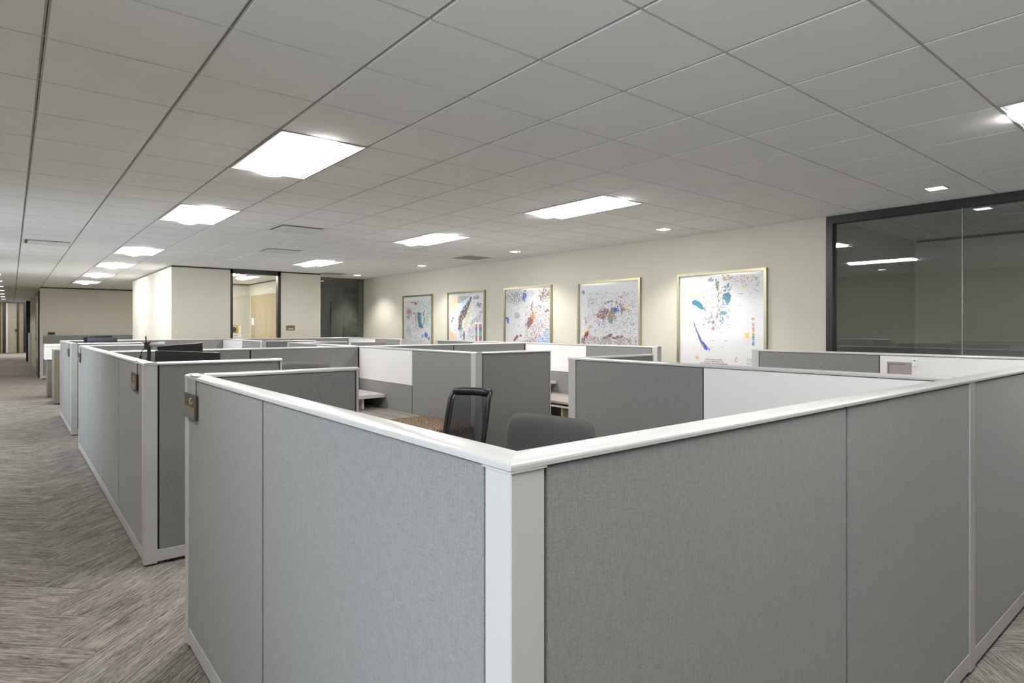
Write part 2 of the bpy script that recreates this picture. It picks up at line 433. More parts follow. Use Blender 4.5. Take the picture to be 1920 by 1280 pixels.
# ------------------------------------------------------------------ ceiling: grid and tiles
ceil = struct(bx(XL, XR + .1, Y0, 40.3, CZ + .03, CZ + .06).build('ceiling', M_tbar))
i0, i1 = int((XL - OX) / T) - 1, int((XR - OX) / T) + 1
j0, j1 = int((Y0 - OY) / T) - 1, int((40.3 - OY) / T)
tb = MB(); ts = MB()
for i in range(i0 + 1, i1 + 1):
    x = OX + i * T
    if XL < x < XR:
        for s_ in (-1, 1): tb.box(x + s_ * .0065 - .0045, x + s_ * .0065 + .0045, Y0, 40.3, CZ + .005, CZ + .012)
        ts.box(x - .0022, x + .0022, Y0, 40.3, CZ + .009, CZ + .014)
for j in range(j0 + 1, j1 + 1):
    y = OY + j * T
    tb.box(XL, XR, y - .008, y + .008, CZ + .0065, CZ + .012)
tag(tb.build('ceiling_grid', M_tbar, ceil), kind='stuff'); tag(ts.build('grid_slot', M_tslot, ceil), kind='stuff')
lights = [(i, j) for i in (2, 7) for j in (7, 12, 19)] + [(7, 0), (2, 0), (2, 24), (2, 29), (2, 34), (6, 25), (7, 34), (6, 29)]
slots = {(4, 13), (5, 17), (0, 19)}
grilles = {(10, 15), (9, 23)}
dls = [(6.535, OY + (j + .5) * T) for j in (3, 8, 13, 18, 23)] + [(-.26, -.3 + 2.8 * k) for k in range(0, 14)]
skip = set()
for i, j in lights: skip |= {(i, j), (i, j + 1)}
skip |= slots | grilles
holes = {}
for x, y in dls:
    for ax in (-.085, .085):
        for ay in (-.085, .085):
            holes.setdefault((math.floor((x + ax - OX) / T), math.floor((y + ay - OY) / T)), (x, y))
TX, TY = (T - .0215) / 2, (T - .0135) / 2
tile_me = bx(-TX, TX, -TY, TY, 0, .02).mesh('ceiling_tile', M_tile)
cells = []; st = MB()
def seen_c(x, y):
    d = math.sin(YAW) * x + math.cos(YAW) * y; r = math.cos(YAW) * x - math.sin(YAW) * y
    if d < 1.7: return 1e9
    p = 972.2 + 1147.8 * r / d; q = 613.4 - 1147.8 * (CZ - H) / d
    if p < -150 or p > 2070 or q < -100 or (x > WX - .2 and y > 3.1): return 1e9
    return d
for i in range(i0, i1 + 1):
    for j in range(j0, j1 + 1):
        if (i, j) in skip: continue
        x = OX + (i + .5) * T; y = OY + (j + .5) * T
        if x < XL or x > XR or y > 40.2: continue
        h = holes.get((i, j))
        if h:
            ax0, ax1 = max(x - TX, min(x + TX, h[0] - .085)), max(x - TX, min(x + TX, h[0] + .085))
            ay0, ay1 = max(y - TY, min(y + TY, h[1] - .085)), max(y - TY, min(y + TY, h[1] + .085))
            for b in ((x - TX, ax0, y - TY, y + TY), (ax1, x + TX, y - TY, y + TY), (ax0, ax1, y - TY, ay0), (ax0, ax1, ay1, y + TY)):
                if b[1] - b[0] > .002 and b[3] - b[2] > .002: st.box(*b, CZ, CZ + .02)
        else: cells.append((seen_c(x, y), x, y))
cells.sort()
for k, (d, x, y) in enumerate(cells):
    if k < 290 and d < 1e8:
        o = link(D.objects.new('ceiling_tile', tile_me), ceil); o.location = (x, y, CZ)
    else: st.box(x - TX, x + TX, y - TY, y + TY, CZ, CZ + .02)
tag(st.build('ceiling_tiles', M_tile, ceil), kind='stuff')

# ------------------------------------------------------------------ troffers, downlights, vents
def make_troffer():
    w, l = T / 2 - .008, T - .007
    root = D.objects.new('ceiling_light', None); COL.objects.link(root)
    fr = MB()
    for s_ in (-1, 1): fr.box(s_ * w - .008 if s_ > 0 else -w, w if s_ > 0 else -w + .008, -l, l, -.006, .02)
    for s_ in (-1, 1): fr.box(-w, w, (l - .01) if s_ > 0 else -l, l if s_ > 0 else -l + .01, -.004, .02)
    fr.build('frame', M_white, root)
    # sloped side reflectors rising to the lens
    for s_ in (-1, 1):
        rf = MB(); rf.prism([(s_ * (w - .008), .0), (s_ * .125, .024), (s_ * .125, .028), (s_ * (w - .008), .004)], -l + .01, l - .01, lambda a, n, z: (n, a, z))
        rf.build('reflector', M_lens2, root)
    ln = MB()
    prof = [(.125 * math.cos(t), .018 - .048 * math.sin(t)) for t in [math.pi * k / 10 for k in range(11)]]
    ln.prism(prof, -l + .03, l - .03, lambda a, n, z: (n, a, z))
    ln.build('lens', M_lens, root, smooth=False)
    for s_ in (-1, 1): bx(-w + .008, w - .008, (l - .03) if s_ > 0 else -l + .01, (l - .01) if s_ > 0 else -l + .03, .002, .025).build('end_cap', M_lens2, root)
    return root
tro = make_troffer()
names_l = {(2, 7): 'large troffer light nearest the camera, left row, above the front cubicle', (2, 12): 'second troffer light from the front in the left row',
           (2, 19): 'third troffer light from the front in the left row', (2, 24): 'fourth troffer light in the left row, beside the cream room',
           (2, 29): 'fifth troffer light in the left row, small with distance', (2, 34): 'farthest troffer light of the left row, before the far cream wall',
           (7, 0): 'troffer light cut off by the right edge of the photo', (7, 7): 'wide bright troffer light in the right row, above the white boards',
           (7, 12): 'second visible troffer light of the right row, in mid ceiling', (7, 19): 'farthest troffer light of the right row, in front of the cream room',
           (6, 29): 'added unseen troffer light brightening the inside of the cream room, hidden by its front wall',  # added to brighten the room's inner walls, itself out of sight
           (7, 34): 'added unseen troffer light behind the cream room, brightening the far cream wall',  # added so the far wall gets more light, hidden behind the room
           (6, 25): 'troffer light inside the cream room, seen through its glass'}
for n, (i, j) in enumerate(lights):
    o = tro if n == 0 else copy_tree(tro)
    o.location = (OX + (i + .5) * T, OY + (j + 1) * T, CZ)
    tag(o, names_l.get((i, j), 'troffer light behind the camera, out of the photo'), 'ceiling light',
        'troffer lights in the office ceiling' if (i, j) in names_l else 'troffer lights behind the camera')

def make_downlight():
    root = D.objects.new('downlight', None); COL.objects.link(root); a = .083
    f = MB()
    for s_ in (-1, 1): f.box(-a, a, s_ * a - (.012 if s_ > 0 else 0), s_ * a + (0 if s_ > 0 else .012), -.003, .028)
    for s_ in (-1, 1): f.box(s_ * a - (.012 if s_ > 0 else 0), s_ * a + (0 if s_ > 0 else .012), -a + .012, a - .012, -.003, .028)
    f.build('frame', M_white, root)
    bx(-a + .012, a - .012, -a + .012, a - .012, -.0015, .004).build('lens', M_dl, root)
    return root
dl = make_downlight()
ORD = ['first', 'second', 'third', 'fourth', 'fifth', 'sixth', 'seventh', 'eighth', 'ninth', 'last']
dlab = ['square downlight near the top of the dark glass wall', 'square downlight above the gap between the two nearest framed maps', 'square downlight above the middle framed map',
        'square downlight above the second farthest framed map', 'square downlight beside the lobby at the far end of the map wall']
for n, (x, y) in enumerate(dls):
    o = dl if n == 0 else copy_tree(dl)
    o.location = (x, y, CZ)
    if n < 5: tag(o, dlab[n], 'downlight', 'downlights along the map wall')
    elif n < 9: tag(o, 'corridor downlight outside the left edge of the photo', 'downlight', 'corridor downlights out of the photo')
    else: tag(o, ORD[n - 9] + ' downlight of the corridor row at the left edge, counted from the nearest', 'downlight', 'downlights along the corridor')
    l = D.lights.new('downlight_beam', 'SPOT'); l.energy = DOWN_W * (2.0 if n < 5 else 1.3); l.spot_size = math.radians(118); l.spot_blend = .7
    l.color = (1, .96, .88); l.shadow_soft_size = .06
    lo = link(D.objects.new('downlight_beam', l), o); lo.location = (0, 0, -.006)

for n, (i, j) in enumerate(sorted(slots)):
    x, y = OX + (i + .5) * T, OY + (j + .5) * T
    r = thing('ceiling_vent', {(0, 19): 'slot air vent in the corridor ceiling at far left', (4, 13): 'slot air vent nearer the camera, behind the large troffer light',
                               (5, 17): 'slot air vent farther back, in front of the cream room'}[(i, j)], 'vent', (x, y, CZ), group='slot air vents')
    w, l = T / 2 - .01, T / 2 - .008
    MB().box(-w, w, l - .03, l, 0, .02).box(-w, w, -l, -l + .02, 0, .02).box(-w, -w + .03, -l + .02, l - .03, 0, .02).box(w - .025, w, -l + .02, l - .03, 0, .02).build('frame', M_vent, r)
    bx(-w + .03, w - .025, -l + .02, l - .03, .003, .006).build('recess_shade', M_ventdark, r)  # nearly flush plate; the slot's shade is put into its dark colour
    bx(-w + .065, w - .03, -l + .105, l - .035, -.003, .0025).build('blade', M_vent, r)
    bx(-w + .12, -w + .145, -l + .02, -l + .105, .004, .03).build('bracket', M_vent, r)
for n, (i, j) in enumerate(sorted(grilles)):
    x, y = OX + (i + .5) * T, OY + (j + .5) * T
    r = thing('return_grille', 'grey square return air grille ' + ('above the map wall' if i == 10 else 'at the far end by the lobby'), 'vent', (x, y, CZ))
    w = T / 2 - .01
    MB().box(-w, w, -w, -w + .03, 0, .02).box(-w, w, w - .03, w, 0, .02).box(-w, -w + .03, -w, w, 0, .02).box(w - .03, w, -w, w, 0, .02).build('frame', M_vent, r)
    bx(-w + .03, w - .03, -w + .03, w - .03, .012, .016).build('backing', M_ventdark, r)
    g = MB()
    for k in range(18): g.box(-w + .03, w - .03, -w + .04 + k * .03, -w + .055 + k * .03, .001, .012)
    g.build('louvres', M_grille, r)

# ------------------------------------------------------------------ cubicle partitions
ZT = 1.357; ZB = .105; HT = .040
CAPPROF = [(-.0425, ZT)] + [(-.0425 * math.cos(math.pi * k / 14), ZT + .007 + .0125 * math.sin(math.pi * k / 14) ** .8) for k in range(15)] + [(.0425, ZT)]
def partition(label, axis, c, a0, a1, segs, posts=(), strips=(), cap=None, mit=(0, 0)):
    """axis 'x'|'y' run at constant c from a0 to a1. segs: (s0,s1,neg,pos) with 'f' cloth or 'w' cloth + white upper board or '-' none.
    posts: (p0,p1) full thickness white posts."""
    fn = (lambda a, n, z: (c + n, a, z)) if axis == 'y' else (lambda a, n, z: (a, c + n, z))
    loc = fn((a0 + a1) / 2, 0, 0)
    root = thing('cubicle_partition', label, 'partition', (loc[0], loc[1], 0), group='grey cubicle partitions')
    def rel(p): return (p[0] - loc[0], p[1] - loc[1], p[2])
    def pbox(b, s0, s1, n0, n1, z0, z1):
        p = rel(fn(s0, n0, z0)); q = rel(fn(s1, n1, z1))
        b.box(min(p[0], q[0]), max(p[0], q[0]), min(p[1], q[1]), max(p[1], q[1]), z0, z1); return b
    pbox(MB(), a0 + .004, a1 - .004, -.026, .026, .045, ZT - .002).build('core', M_core, root)
    for s0, s1, ng, ps in segs:
        for sgn, k in ((-1, ng), (1, ps)):
            if k == '-': continue
            n0, n1 = (-.037, -.027) if sgn < 0 else (.027, .037)
            if k == 'f': pbox(MB(), s0 + .007, s1 - .007, n0, n1, ZB, ZT - .004).build('fabric_panel', M_fab, root, bevel=.003, seg=2)
            else:
                pbox(MB(), s0 + .007, s1 - .007, n0, n1, ZB, .962).build('fabric_panel', M_fab, root, bevel=.003, seg=2)
                pbox(MB(), s0 + .003, s1 - .003, n0, n1, .967, ZT - .004).build('white_board', M_board, root, bevel=.0015)
    # base trims, broken by posts
    cuts = sorted(posts); sp = []; cur = a0
    for p0, p1 in cuts:
        if p0 - cur > .01: sp.append((cur, p0))
        cur = p1
    if a1 - cur > .01: sp.append((cur, a1))
    for s0, s1 in sp:
        for n0, n1 in ((-.0385, -.028), (.028, .0385)):
            pbox(MB(), s0, s1, n0, n1, .022, ZB - .003).build('base_trim', M_white, root, bevel=.0015)
    for p0, p1 in posts:
        pbox(MB(), p0, p1, -.0405, .0405, .012, ZT + .001).build('post', M_white, root, bevel=.002)
    for s0 in strips:
        pbox(MB(), s0 - .012, s0 + .012, -.040, .040, .015, ZT).build('joint_strip', M_white, root, bevel=.0015)
    ca, cb = cap or (a0 - .002, a1 + .002)
    e0 = (lambda n: ca + mit[0] * n) if mit[0] else ca; e1 = (lambda n: cb + mit[1] * n) if mit[1] else cb
    MB().prism(CAPPROF, e0, e1, lambda a, n, z: rel(fn(a, n, z))).build('top_cap', M_white, root)
    gd = MB(); k = max(2, int((a1 - a0) / .9))
    for t in range(k):
        s = a0 + .08 + (a1 - a0 - .16) * t / (k - 1)
        p = rel(fn(s, 0, 0)); gd.tube([(p[0], p[1], 0), (p[0], p[1], .012), (p[0], p[1], .05)], .03, 8)
    gd.build('levelling_foot', M_plastic, root)
    return root
XF, XS, XE = .726, 3.46, 6.24         # run centre lines
YF = .888
Y35, Y48, Y74, Y100, Y113, Y139 = 3.505, 4.77, 7.36, 9.95, 11.256, 13.85
fw = lambda a, b: (a, b)
f1 = partition('grey fabric partition nearest the camera, along the corridor, with the first name plate', 'y', XF, YF - .04, Y35, [(.928, 2.26, 'f', 'f'), (2.26, 3.43, 'f', 'f')], posts=[(YF - .04, .926), (3.43, Y35)], cap=(YF, Y35 + .003), mit=(1, 0))
partition('long grey partition in the right foreground, from the near corner post to the narrow white post', 'x', YF, XF + .04, XS - .04, [(XF + .042, 2.095, 'f', 'f'), (2.095, XS - .04, 'f', 'f')], cap=(XF, XS - .04), mit=(1, 0))
partition('grey front partition at the right edge of the photo, past the narrow white post', 'x', YF, XS - .04, XE + .04, [(XS + .04, 4.86, 'f', 'f'), (4.86, XE - .04, 'f', 'f')], posts=[(XS - .04, XS + .04), (XE - .04, XE + .04)], cap=(XS - .04, XE + .04))
partition('short grey wing partition at the entrance of the front cubicle', 'x', Y35 - .04, XF + .04, 1.60, [(XF + .045, 1.585, 'f', 'f')], posts=[(1.585, 1.60)])
partition('partition with a large white board facing the front cubicle, behind the charcoal chair', 'y', XS, YF + .04, Y35, [(YF + .045, 2.27, 'w', 'w'), (2.27, 3.425, 'f', 'f')], posts=[(3.425, Y35)])
partition('short grey wing behind the white board partition of the front cubicle', 'x', Y35 - .04, XS + .04, 4.40, [(XS + .045, 4.385, 'f', 'f')], posts=[(4.385, 4.40)])
partition('right-hand partition with white board and pinned sketch, below the dark glass wall', 'y', XE, YF + .04, Y35, [(YF + .045, 2.235, 'w', 'w'), (2.235, 3.425, 'f', 'f')], posts=[(3.425, Y35)])
# second block
partition('second grey partition along the corridor, with two name plates and a joint in its middle', 'y', XF, Y48, Y100, [(Y48 + .08, 6.03, 'f', 'f'), (6.03, Y74 - .03, 'f', 'f'), (Y74 - .03, 8.62, 'f', 'f'), (8.62, Y100 - .08, 'f', 'f')], posts=[(Y48, Y48 + .08), (Y100 - .08, Y100)], strips=(Y74 - .03,))
partition('dark-lit grey wing across the aisle from the front cubicle, beside the second corner post', 'x', Y48 + .04, XF + .04, 1.60, [(XF + .045, 1.585, 'f', 'f')], posts=[(1.585, 1.60)])
partition('grey cross partition behind the two black monitors and the far chair', 'x', Y74, XF + .04, XS - .04, [(XF + .045, 2.10, 'f', 'f'), (2.10, XS - .045, 'f', 'f')])
partition('tall-looking partition with white board in mid picture, ending at the bright corner post', 'y', XS, Y48, Y100, [(Y48 + .08, 5.98, 'f', 'f'), (5.98, Y74 - .04, 'w', 'w'), (Y74 + .04, 8.72, 'w', 'w'), (8.72, Y100 - .08, 'f', 'f')], posts=[(Y48, Y48 + .08), (Y100 - .08, Y100)])
partition('dark grey wing right of the bright corner post, behind the mesh chair', 'x', Y48 + .04, XS + .04, 4.40, [(XS + .045, 4.385, 'f', 'f')], posts=[(4.385, 4.40)])
partition('grey cross partition below the framed maps, behind the mid-picture corner post', 'x', Y74, XS + .04, XE - .04, [(XS + .045, 4.87, 'f', 'f'), (4.87, XE - .045, 'f', 'f')])
partition('partition with a bright white board below the middle framed maps', 'y', XE, Y48, Y100, [(Y48 + .08, 6.0, 'f', 'f'), (6.0, Y74 - .04, 'w', 'w'), (Y74 + .04, 8.74, 'w', 'w'), (8.74, Y100 - .08, 'f', 'f')], posts=[(Y48, Y48 + .08), (Y100 - .08, Y100)])
partition('short wing at the far end of the second corridor block', 'x', Y100 - .04, XF + .04, 1.60, [(XF + .045, 1.585, 'f', 'f')], posts=[(1.585, 1.60)])
partition('far short wing with bright cap, right of the far white board sliver', 'x', Y100 - .04, XS + .04, 4.40, [(XS + .045, 4.385, 'f', 'f')], posts=[(4.385, 4.40)])
# third block
partition('third bluish grey partition along the corridor, smallest of the three', 'y', XF, Y113, Y139 + .08, [(Y113 + .08, 12.6, 'f', 'f'), (12.6, Y139, 'f', 'f')], posts=[(Y113, Y113 + .08), (Y139, Y139 + .08)])
partition('short wing at the front of the third block, under the small monitors', 'x', Y113 + .04, XF + .04, 1.60, [(XF + .045, 1.585, 'f', 'f')], posts=[(1.585, 1.60)])
partition('far partition with white board in front of the cream room', 'y', XS, Y113, Y139, [(Y113 + .08, 12.46, 'f', 'f'), (12.46, Y139 - .005, 'w', 'w')], posts=[(Y113, Y113 + .08)])
partition('small dark wing far back, below the brass room sign', 'x', Y113 + .04, XS + .04, 4.40, [(XS + .045, 4.385, 'f', 'f')], posts=[(4.385, 4.40)])
partition('rear partition of the third block, left half, below the plain cream wall', 'x', Y139 + .04, XF + .04, XS, [(XF + .045, 2.10, 'f', 'f'), (2.10, XS - .005, 'f', 'f')])
partition('rear partition of the third block, right half, below the room sign and the lobby', 'x', Y139 + .04, XS, XE + .04, [(XS + .005, 4.87, 'f', 'f'), (4.87, XE - .045, 'f', 'f')], posts=[(XE - .04, XE + .04)])
partition('farthest right partition with white board, below the dark lobby', 'y', XE, Y113, Y139, [(Y113 + .08, 12.46, 'f', 'f'), (12.46, Y139 - .005, 'w', 'w')], posts=[(Y113, Y113 + .08)])
# far away
partition('lone grey partition at the far end of the corridor, against the cream wall', 'x', 24.26, .69, 4.2, [(.77, 2.17, 'f', 'f'), (2.17, 3.4, 'f', 'f')], posts=[(.69, .77)])
# corner post of the nearest corner: its own cap piece over the mitre
cc = MB()
cc.box(-.0435, .0435, -.0435, .0435, ZT - .004, ZT - .001)
o = cc.build('corner_cap', M_white, f1); o.location = (0, YF - f1.location.y, 0)

# ------------------------------------------------------------------ name plates hung on the corridor faces
def nameplate(y0, y1, label, txt=None, x=.6885):
    c = (y0 + y1) / 2; w = (y1 - y0) / 2
    r = thing('name_plate', label, 'name plate', (x, c, 0), group='bronze name plates on the corridor partitions')
    bx(-.013, -.001, -w, w, 1.165, 1.285).build('backplate', M_bronze, r, bevel=.002)
    bx(-.016, -.0125, -w + .018, w - .004, 1.172, 1.218).build('name_insert', M_insert, r)
    bx(-.016, -.0125, -w + .018, w - .004, 1.2195, 1.2255).build('stripe', M_orange, r)
    s = MB().box(-.0042, -.0030, -w + .04, w - .03, 1.285, ZT + .010).box(-.0042, .03, -w + .04, w - .03, ZT + .0195, ZT + .0205)
    s.build('hanger_strap', M_strap, r)
    if txt: text(txt, .045, M_ink, r, (-.0138, -w * .2, 1.252), (math.pi / 2, 0, -math.pi / 2), name='lettering', sx=1.6)
    return r
nameplate(3.225, 3.465, 'bronze name plate on the nearest corridor partition', 'C-')
nameplate(5.01, 5.27, 'bronze name plate near the second corner post', 'C-')
nameplate(9.58, 9.85, 'bronze name plate at the far end of the second corridor partition')
nameplate(11.6, 11.87, 'bronze name plate on the third corridor partition')
r = thing('name_plate', 'small dark name plate on the corridor wall past the far partition', 'name plate', (.70, 28.2, 0))
bx(-.02, -.001, -.13, .13, 1.12, 1.25).build('backplate', M_bronze, r); bx(-.023, -.02, -.12, .1, 1.13, 1.18).build('name_insert', M_insert, r)
r = thing('room_sign', 'brass-coloured sign on the cream wall right of the glass opening', 'sign', (4.95, BY0, 1.6))
bx(-.10, .10, -.012, 0, -.056, .056).build('backplate', mat('brass_plate', (.20, .175, .10), .4, metal=.4), r)
bx(-.06, .06, -.014, -.012, -.034, -.014).build('raised_line', M_ink, r)
r = thing('sign_holder', 'small dark sign holder on the cap of the far partition', 'sign', (.98, 24.26, ZT + .018))
bx(-.09, .09, -.02, .02, 0, .012).build('base', M_plastic, r); bx(-.09, .09, -.004, .004, .012, .085).build('sign_face', M_plastic, r)

# ------------------------------------------------------------------ worksurfaces, shelves, storage
DZ = .656
def desk(label, x0, x1, y0, y1, legs, grain_x=True, side=None):
    cx_, cy_ = (x0 + x1) / 2, (y0 + y1) / 2
    r = thing('worksurface', label, 'desk', (cx_, cy_, 0), group='wood grain worksurfaces in the cubicles')
    bx(x0 - cx_, x1 - cx_, y0 - cy_, y1 - cy_, DZ - .03, DZ).build('desktop', M_lam, r, bevel=.002)
    for (lx, ly, sx, sy) in legs:
        bx(lx - cx_ - sx, lx - cx_ + sx, ly - cy_ - sy, ly - cy_ + sy, .0, DZ - .03).build('leg', M_white, r)
    return r
xi0, xi1 = XF + .045, XS - .045
ci = Y74 - .045
desk('wood grain desk along the mid-picture partition, beside the brown cushion', xi1 - .74, xi1, 5.70, ci, [(xi1 - .72, 5.95, .012, .2)])
desk('wood grain desk under the two black monitors', xi0, xi0 + .78, 5.45, ci, [(xi0 + .4, 5.5, .2, .012)])
xe1 = XE - .045; xe0 = XS + .045
desk('wood grain desk seen through the gap between two partitions', xe1 - .74, xe1, 4.95, ci, [(xe1 - .72, 6.9, .012, .2)])
desk('wood grain desk in the nearest cubicle, hidden low behind its partitions', xi1 - .74, xi1, YF + .05, 2.6, [(xi1 - .72, 1.2, .012, .2)])
desk('wood grain desk under the small monitors of the third block', xi0, xi0 + .78, 11.9, Y139 - .01, [(xi0 + .4, 12, .2, .012)])
desk('wood grain desk under the pair of grey monitors far back', xe1 - 1.5, xe1, 11.4, Y139 - .01, [(xe1 - 1.45, 12.6, .012, .2)])
def shelf(label, x0, x1, y0, y1):
    cx_, cy_ = (x0 + x1) / 2, (y0 + y1) / 2
    r = thing('raised_shelf', label, 'shelf', (cx_, cy_, DZ), group='raised white shelves on the desks')
    bx(x0 - cx_, x1 - cx_, y0 - cy_, y1 - cy_, .128, .170).build('shelf_board', M_shelf, r, bevel=.002)
    for lx in (x0 + .10, x1 - .25):
        bx(lx - cx_ - .012, lx - cx_ + .012, y0 - cy_ + .06, y1 - cy_ - .01, 0, .128).build('support', M_core if 0 else M_shelf, r)
    bx(x0 - cx_ + .02, x1 - cx_ - .02, y1 - cy_ - .03, y1 - cy_ - .012, 0, .128).build('back_panel', M_shelf, r)
shelf('raised white shelf on the desk, left of the mid-picture white board', 2.70, xi1 - .002, 6.60, ci)
shelf('raised white shelf glimpsed through the gap between two partitions', 4.9, xe1 - .002, 6.60, ci)
r = thing('storage_bench', 'low storage cabinet with a brown tweed seat cushion', 'cabinet', (3.16, 5.22, 0))
bx(-.245, .245, -.42, .42, .03, .60).build('body', M_cab if 0 else mat('pale_grey_steel', (.36, .37, .36), .45), r, bevel=.004)
for a_, b_ in ((-.41, -.005), (.005, .41)):
    dw = bx(-.255, -.246, a_, b_, .05, .58).build('drawer', MATS['pale_grey_steel'], r, bevel=.003)
    MB().tube([(-.262, (a_ + b_) / 2 - .06, .5), (-.262, (a_ + b_) / 2 + .06, .5)], .005, 8).build('drawer_handle', M_steel, dw)
bx(-.25, .25, -.43, .43, .602, .678).build('seat_cushion', M_brown, r, bevel=.018, seg=3, smooth=True)
r = thing('storage_cabinet', 'open beige steel storage unit under the desk seen through the gap', 'cabinet', (xe1 - .37, 5.75, 0))
MB().box(-.34, .34, -.78, -.76, .02, .60).box(-.34, .34, .78, .80, .02, .60).box(-.34, .34, -.02, 0, .02, .60).box(.32, .34, -.76, .78, .02, .60).box(-.34, .34, -.76, .78, .02, .05).build('carcass', M_lined, r)
bx(-.36, .34, -.78, .80, .575, .60).build('top_rail', M_white, r, bevel=.003)
bx(-.30, .32, -.74, .76, .30, .315).build('shelf_board', M_lined, r)

# ------------------------------------------------------------------ monitors and small desk things
def monitor(label, p0, p1, ztop, roll=0., h=.33, m=M_screen, group='desk monitors'):
    """seen from behind: top edge from p0 to p1"""
    a = Vector(p0); b = Vector(p1); c = (a + b) / 2; w = (b - a).length / 2; ang = math.atan2(b.y - a.y, b.x - a.x)
    r = thing('monitor', label, 'monitor', (c.x, c.y, DZ), ang, group)
    zt = ztop - DZ; Rm = Matrix.Translation((0, 0, zt - h / 2)) @ Matrix.Rotation(-roll, 4, 'Y') @ Matrix.Translation((0, 0, 0))
    MB().box(-w, w, -.012, .012, -h / 2, h / 2, Rm).build('housing', m, r, bevel=.004, seg=2)
    MB().box(-w + .012, w - .012, .0121, .014, -h / 2 + .014, h / 2 - .012, Rm).build('screen', M_plastic, r)
    MB().box(-.12, .12, -.034, -.012, -h / 2 + .05, h / 2 - .08, Rm).build('back_bulge', m, r, bevel=.006)
    bx(-.022, .022, -.05, -.03, .01, zt - h / 2 + .02).build('stand_neck', M_plastic, r)
    bx(-.13, .13, -.12, .09, .001, .012).build('stand_base', M_plastic, r, bevel=.003)
    return r
monitor('near black monitor seen from behind over the second wing partition', (.96, 6.09), (1.39, 5.73), 1.405, roll=-.03, h=.36)
monitor('farther black monitor, tilted up to the right behind the near one', (1.10, 6.77), (1.48, 6.70), 1.446, roll=.085, h=.34)
monitor('small dark blue-grey monitor of the third block, nearer one', (.99, 12.52), (1.37, 12.22), 1.44, h=.34)
monitor('small dark monitor of the third block, tilted behind the nearer one', (1.0, 13.30), (1.42, 13.2), 1.455, roll=.085, h=.34)
M_gmon = mat('grey_monitor_shell', (.20, .20, .20), .3)
monitor('right one of two grey monitors far back, below the dark lobby', (5.47, 12.09), (6.02, 11.64), 1.30, m=M_gmon)
monitor('left one of two grey monitors far back, below the dark lobby', (4.97, 12.5), (5.40, 12.14), 1.30, m=M_gmon)
# webcam on a pole next to the monitors, with its hanging cable
r = thing('webcam', 'small webcam on a pole left of the black monitors, with a hanging cable', 'webcam', (.925, 6.16, DZ + .03))
MB().tube([(0, 0, -.02), (0, 0, .4), (0, 0, .735)], .015, 8).build('pole', M_plastic, r)
MB().tube([(0, 0, -.029), (0, 0, -.015)], .06, 16).build('base', M_plastic, r)
bx(-.035, .015, -.02, .02, .735, .80).build('clamp', M_plastic, r, bevel=.006)
MB().tube([(0, 0, .775), (.06, -.05, .782), (.10, -.085, .787)], .018, 10).build('camera_body', mat('pale_grey_plastic', (.5, .5, .5), .4), r, smooth=True)
MB().tube([(-.02, .015, .80), (-.022, .015, .83), (-.022, .015, .85)], .006, 6).build('stub', M_plastic, r)
MB().tube([(-.01, 0, .745), (-.035, .03, .74), (-.05, .045, .715), (-.055, .05, .68)], .0035, 6).build('cable', M_plastic, r)
MB().tube([(-.055, .05, .68), (-.062, .056, .60)], .011, 8).build('inline_switch', M_plastic, r)
MB().tube([(-.01, .01, .735), (-.004, .0, .70), (-.018, .01, .645)], .0035, 6).build('cable', M_plastic, r)

# ------------------------------------------------------------------ chairs
def chair_base(r, seat_z, m):
    MB().tube([(0, 0, .09), (0, 0, .25), (0, 0, seat_z - .06)], .03, 12).build('gas_column', M_plastic, r)
    hub = MB().tube([(0, 0, .07), (0, 0, .11)], .045, 12); hub.build('hub', M_plastic, r)
    for k in range(5):
        a = 2 * math.pi * k / 5 + .3
        c, s = math.cos(a), math.sin(a)
        lg = MB().tube([(c * .03, s * .03, .095), (c * .16, s * .16, .085), (c * .30, s * .30, .07)], .022, 8, .015).build('leg', M_plastic, r)
        MB().tube([(c * .30 - s * .022, s * .30 + c * .022, .03), (c * .30 + s * .022, s * .30 - c * .022, .03)], .03, 12).build('caster', M_plastic, lg)
def slab(w, h, t, curve, bulge, nx=12, nz=10, rnd=.25, lean=0.):
    """rounded chair-back pad: outline superellipse in x-z, thickness t, curved backwards at the sides. local: front = -y"""
    b = MB(); V = {}
    def P(i, j, s):
        u = -1 + 2 * i / nx; v = -1 + 2 * j / nz
        # square to rounded square
        k = (abs(u) ** 6 + abs(v) ** 6) ** (1 / 6) if (u or v) else 0
        m_ = max(abs(u), abs(v)); q = (m_ / k) if k else 1
        q = 1 - (1 - q) * (rnd / .12)
        x = u * q * w / 2; z = v * q * h / 2
        e = max(abs(u), abs(v)); th = t / 2 * (max(0., 1 - e ** 5)) ** .5
        y = s * th - curve * (u * q) ** 2 + bulge * (1 - (v) ** 2)
        return (x, y + lean * (z + h / 2), z + h / 2)
    for s in (-1, 1):
        base = len(b.v)
        for j in range(nz + 1):
            for i in range(nx + 1): b.v.append(P(i, j, s))
        for j in range(nz):
            for i in range(nx):
                a = base + j * (nx + 1) + i; q = (a, a + 1, a + nx + 2, a + nx + 1)
                b.f.append(q if s < 0 else q[::-1])
    n1 = (nx + 1) * (nz + 1)
    ring = [i for i in range(nx + 1)] + [(nx + 1) * j + nx for j in range(1, nz + 1)] + [(nx + 1) * nz + i for i in range(nx - 1, -1, -1)] + [(nx + 1) * j for j in range(nz - 1, 0, -1)]
    for k in range(len(ring)):
        a, c = ring[k], ring[(k + 1) % len(ring)]
        b.f.append((c, a, a + n1, c + n1))
    return b
def rm_doubles(o, d=.0008):
    bm = bmesh.new(); bm.from_mesh(o.data); bmesh.ops.remove_doubles(bm, verts=bm.verts, dist=d); bmesh.ops.recalc_face_normals(bm, faces=bm.faces)
    bm.to_mesh(o.data); bm.free()
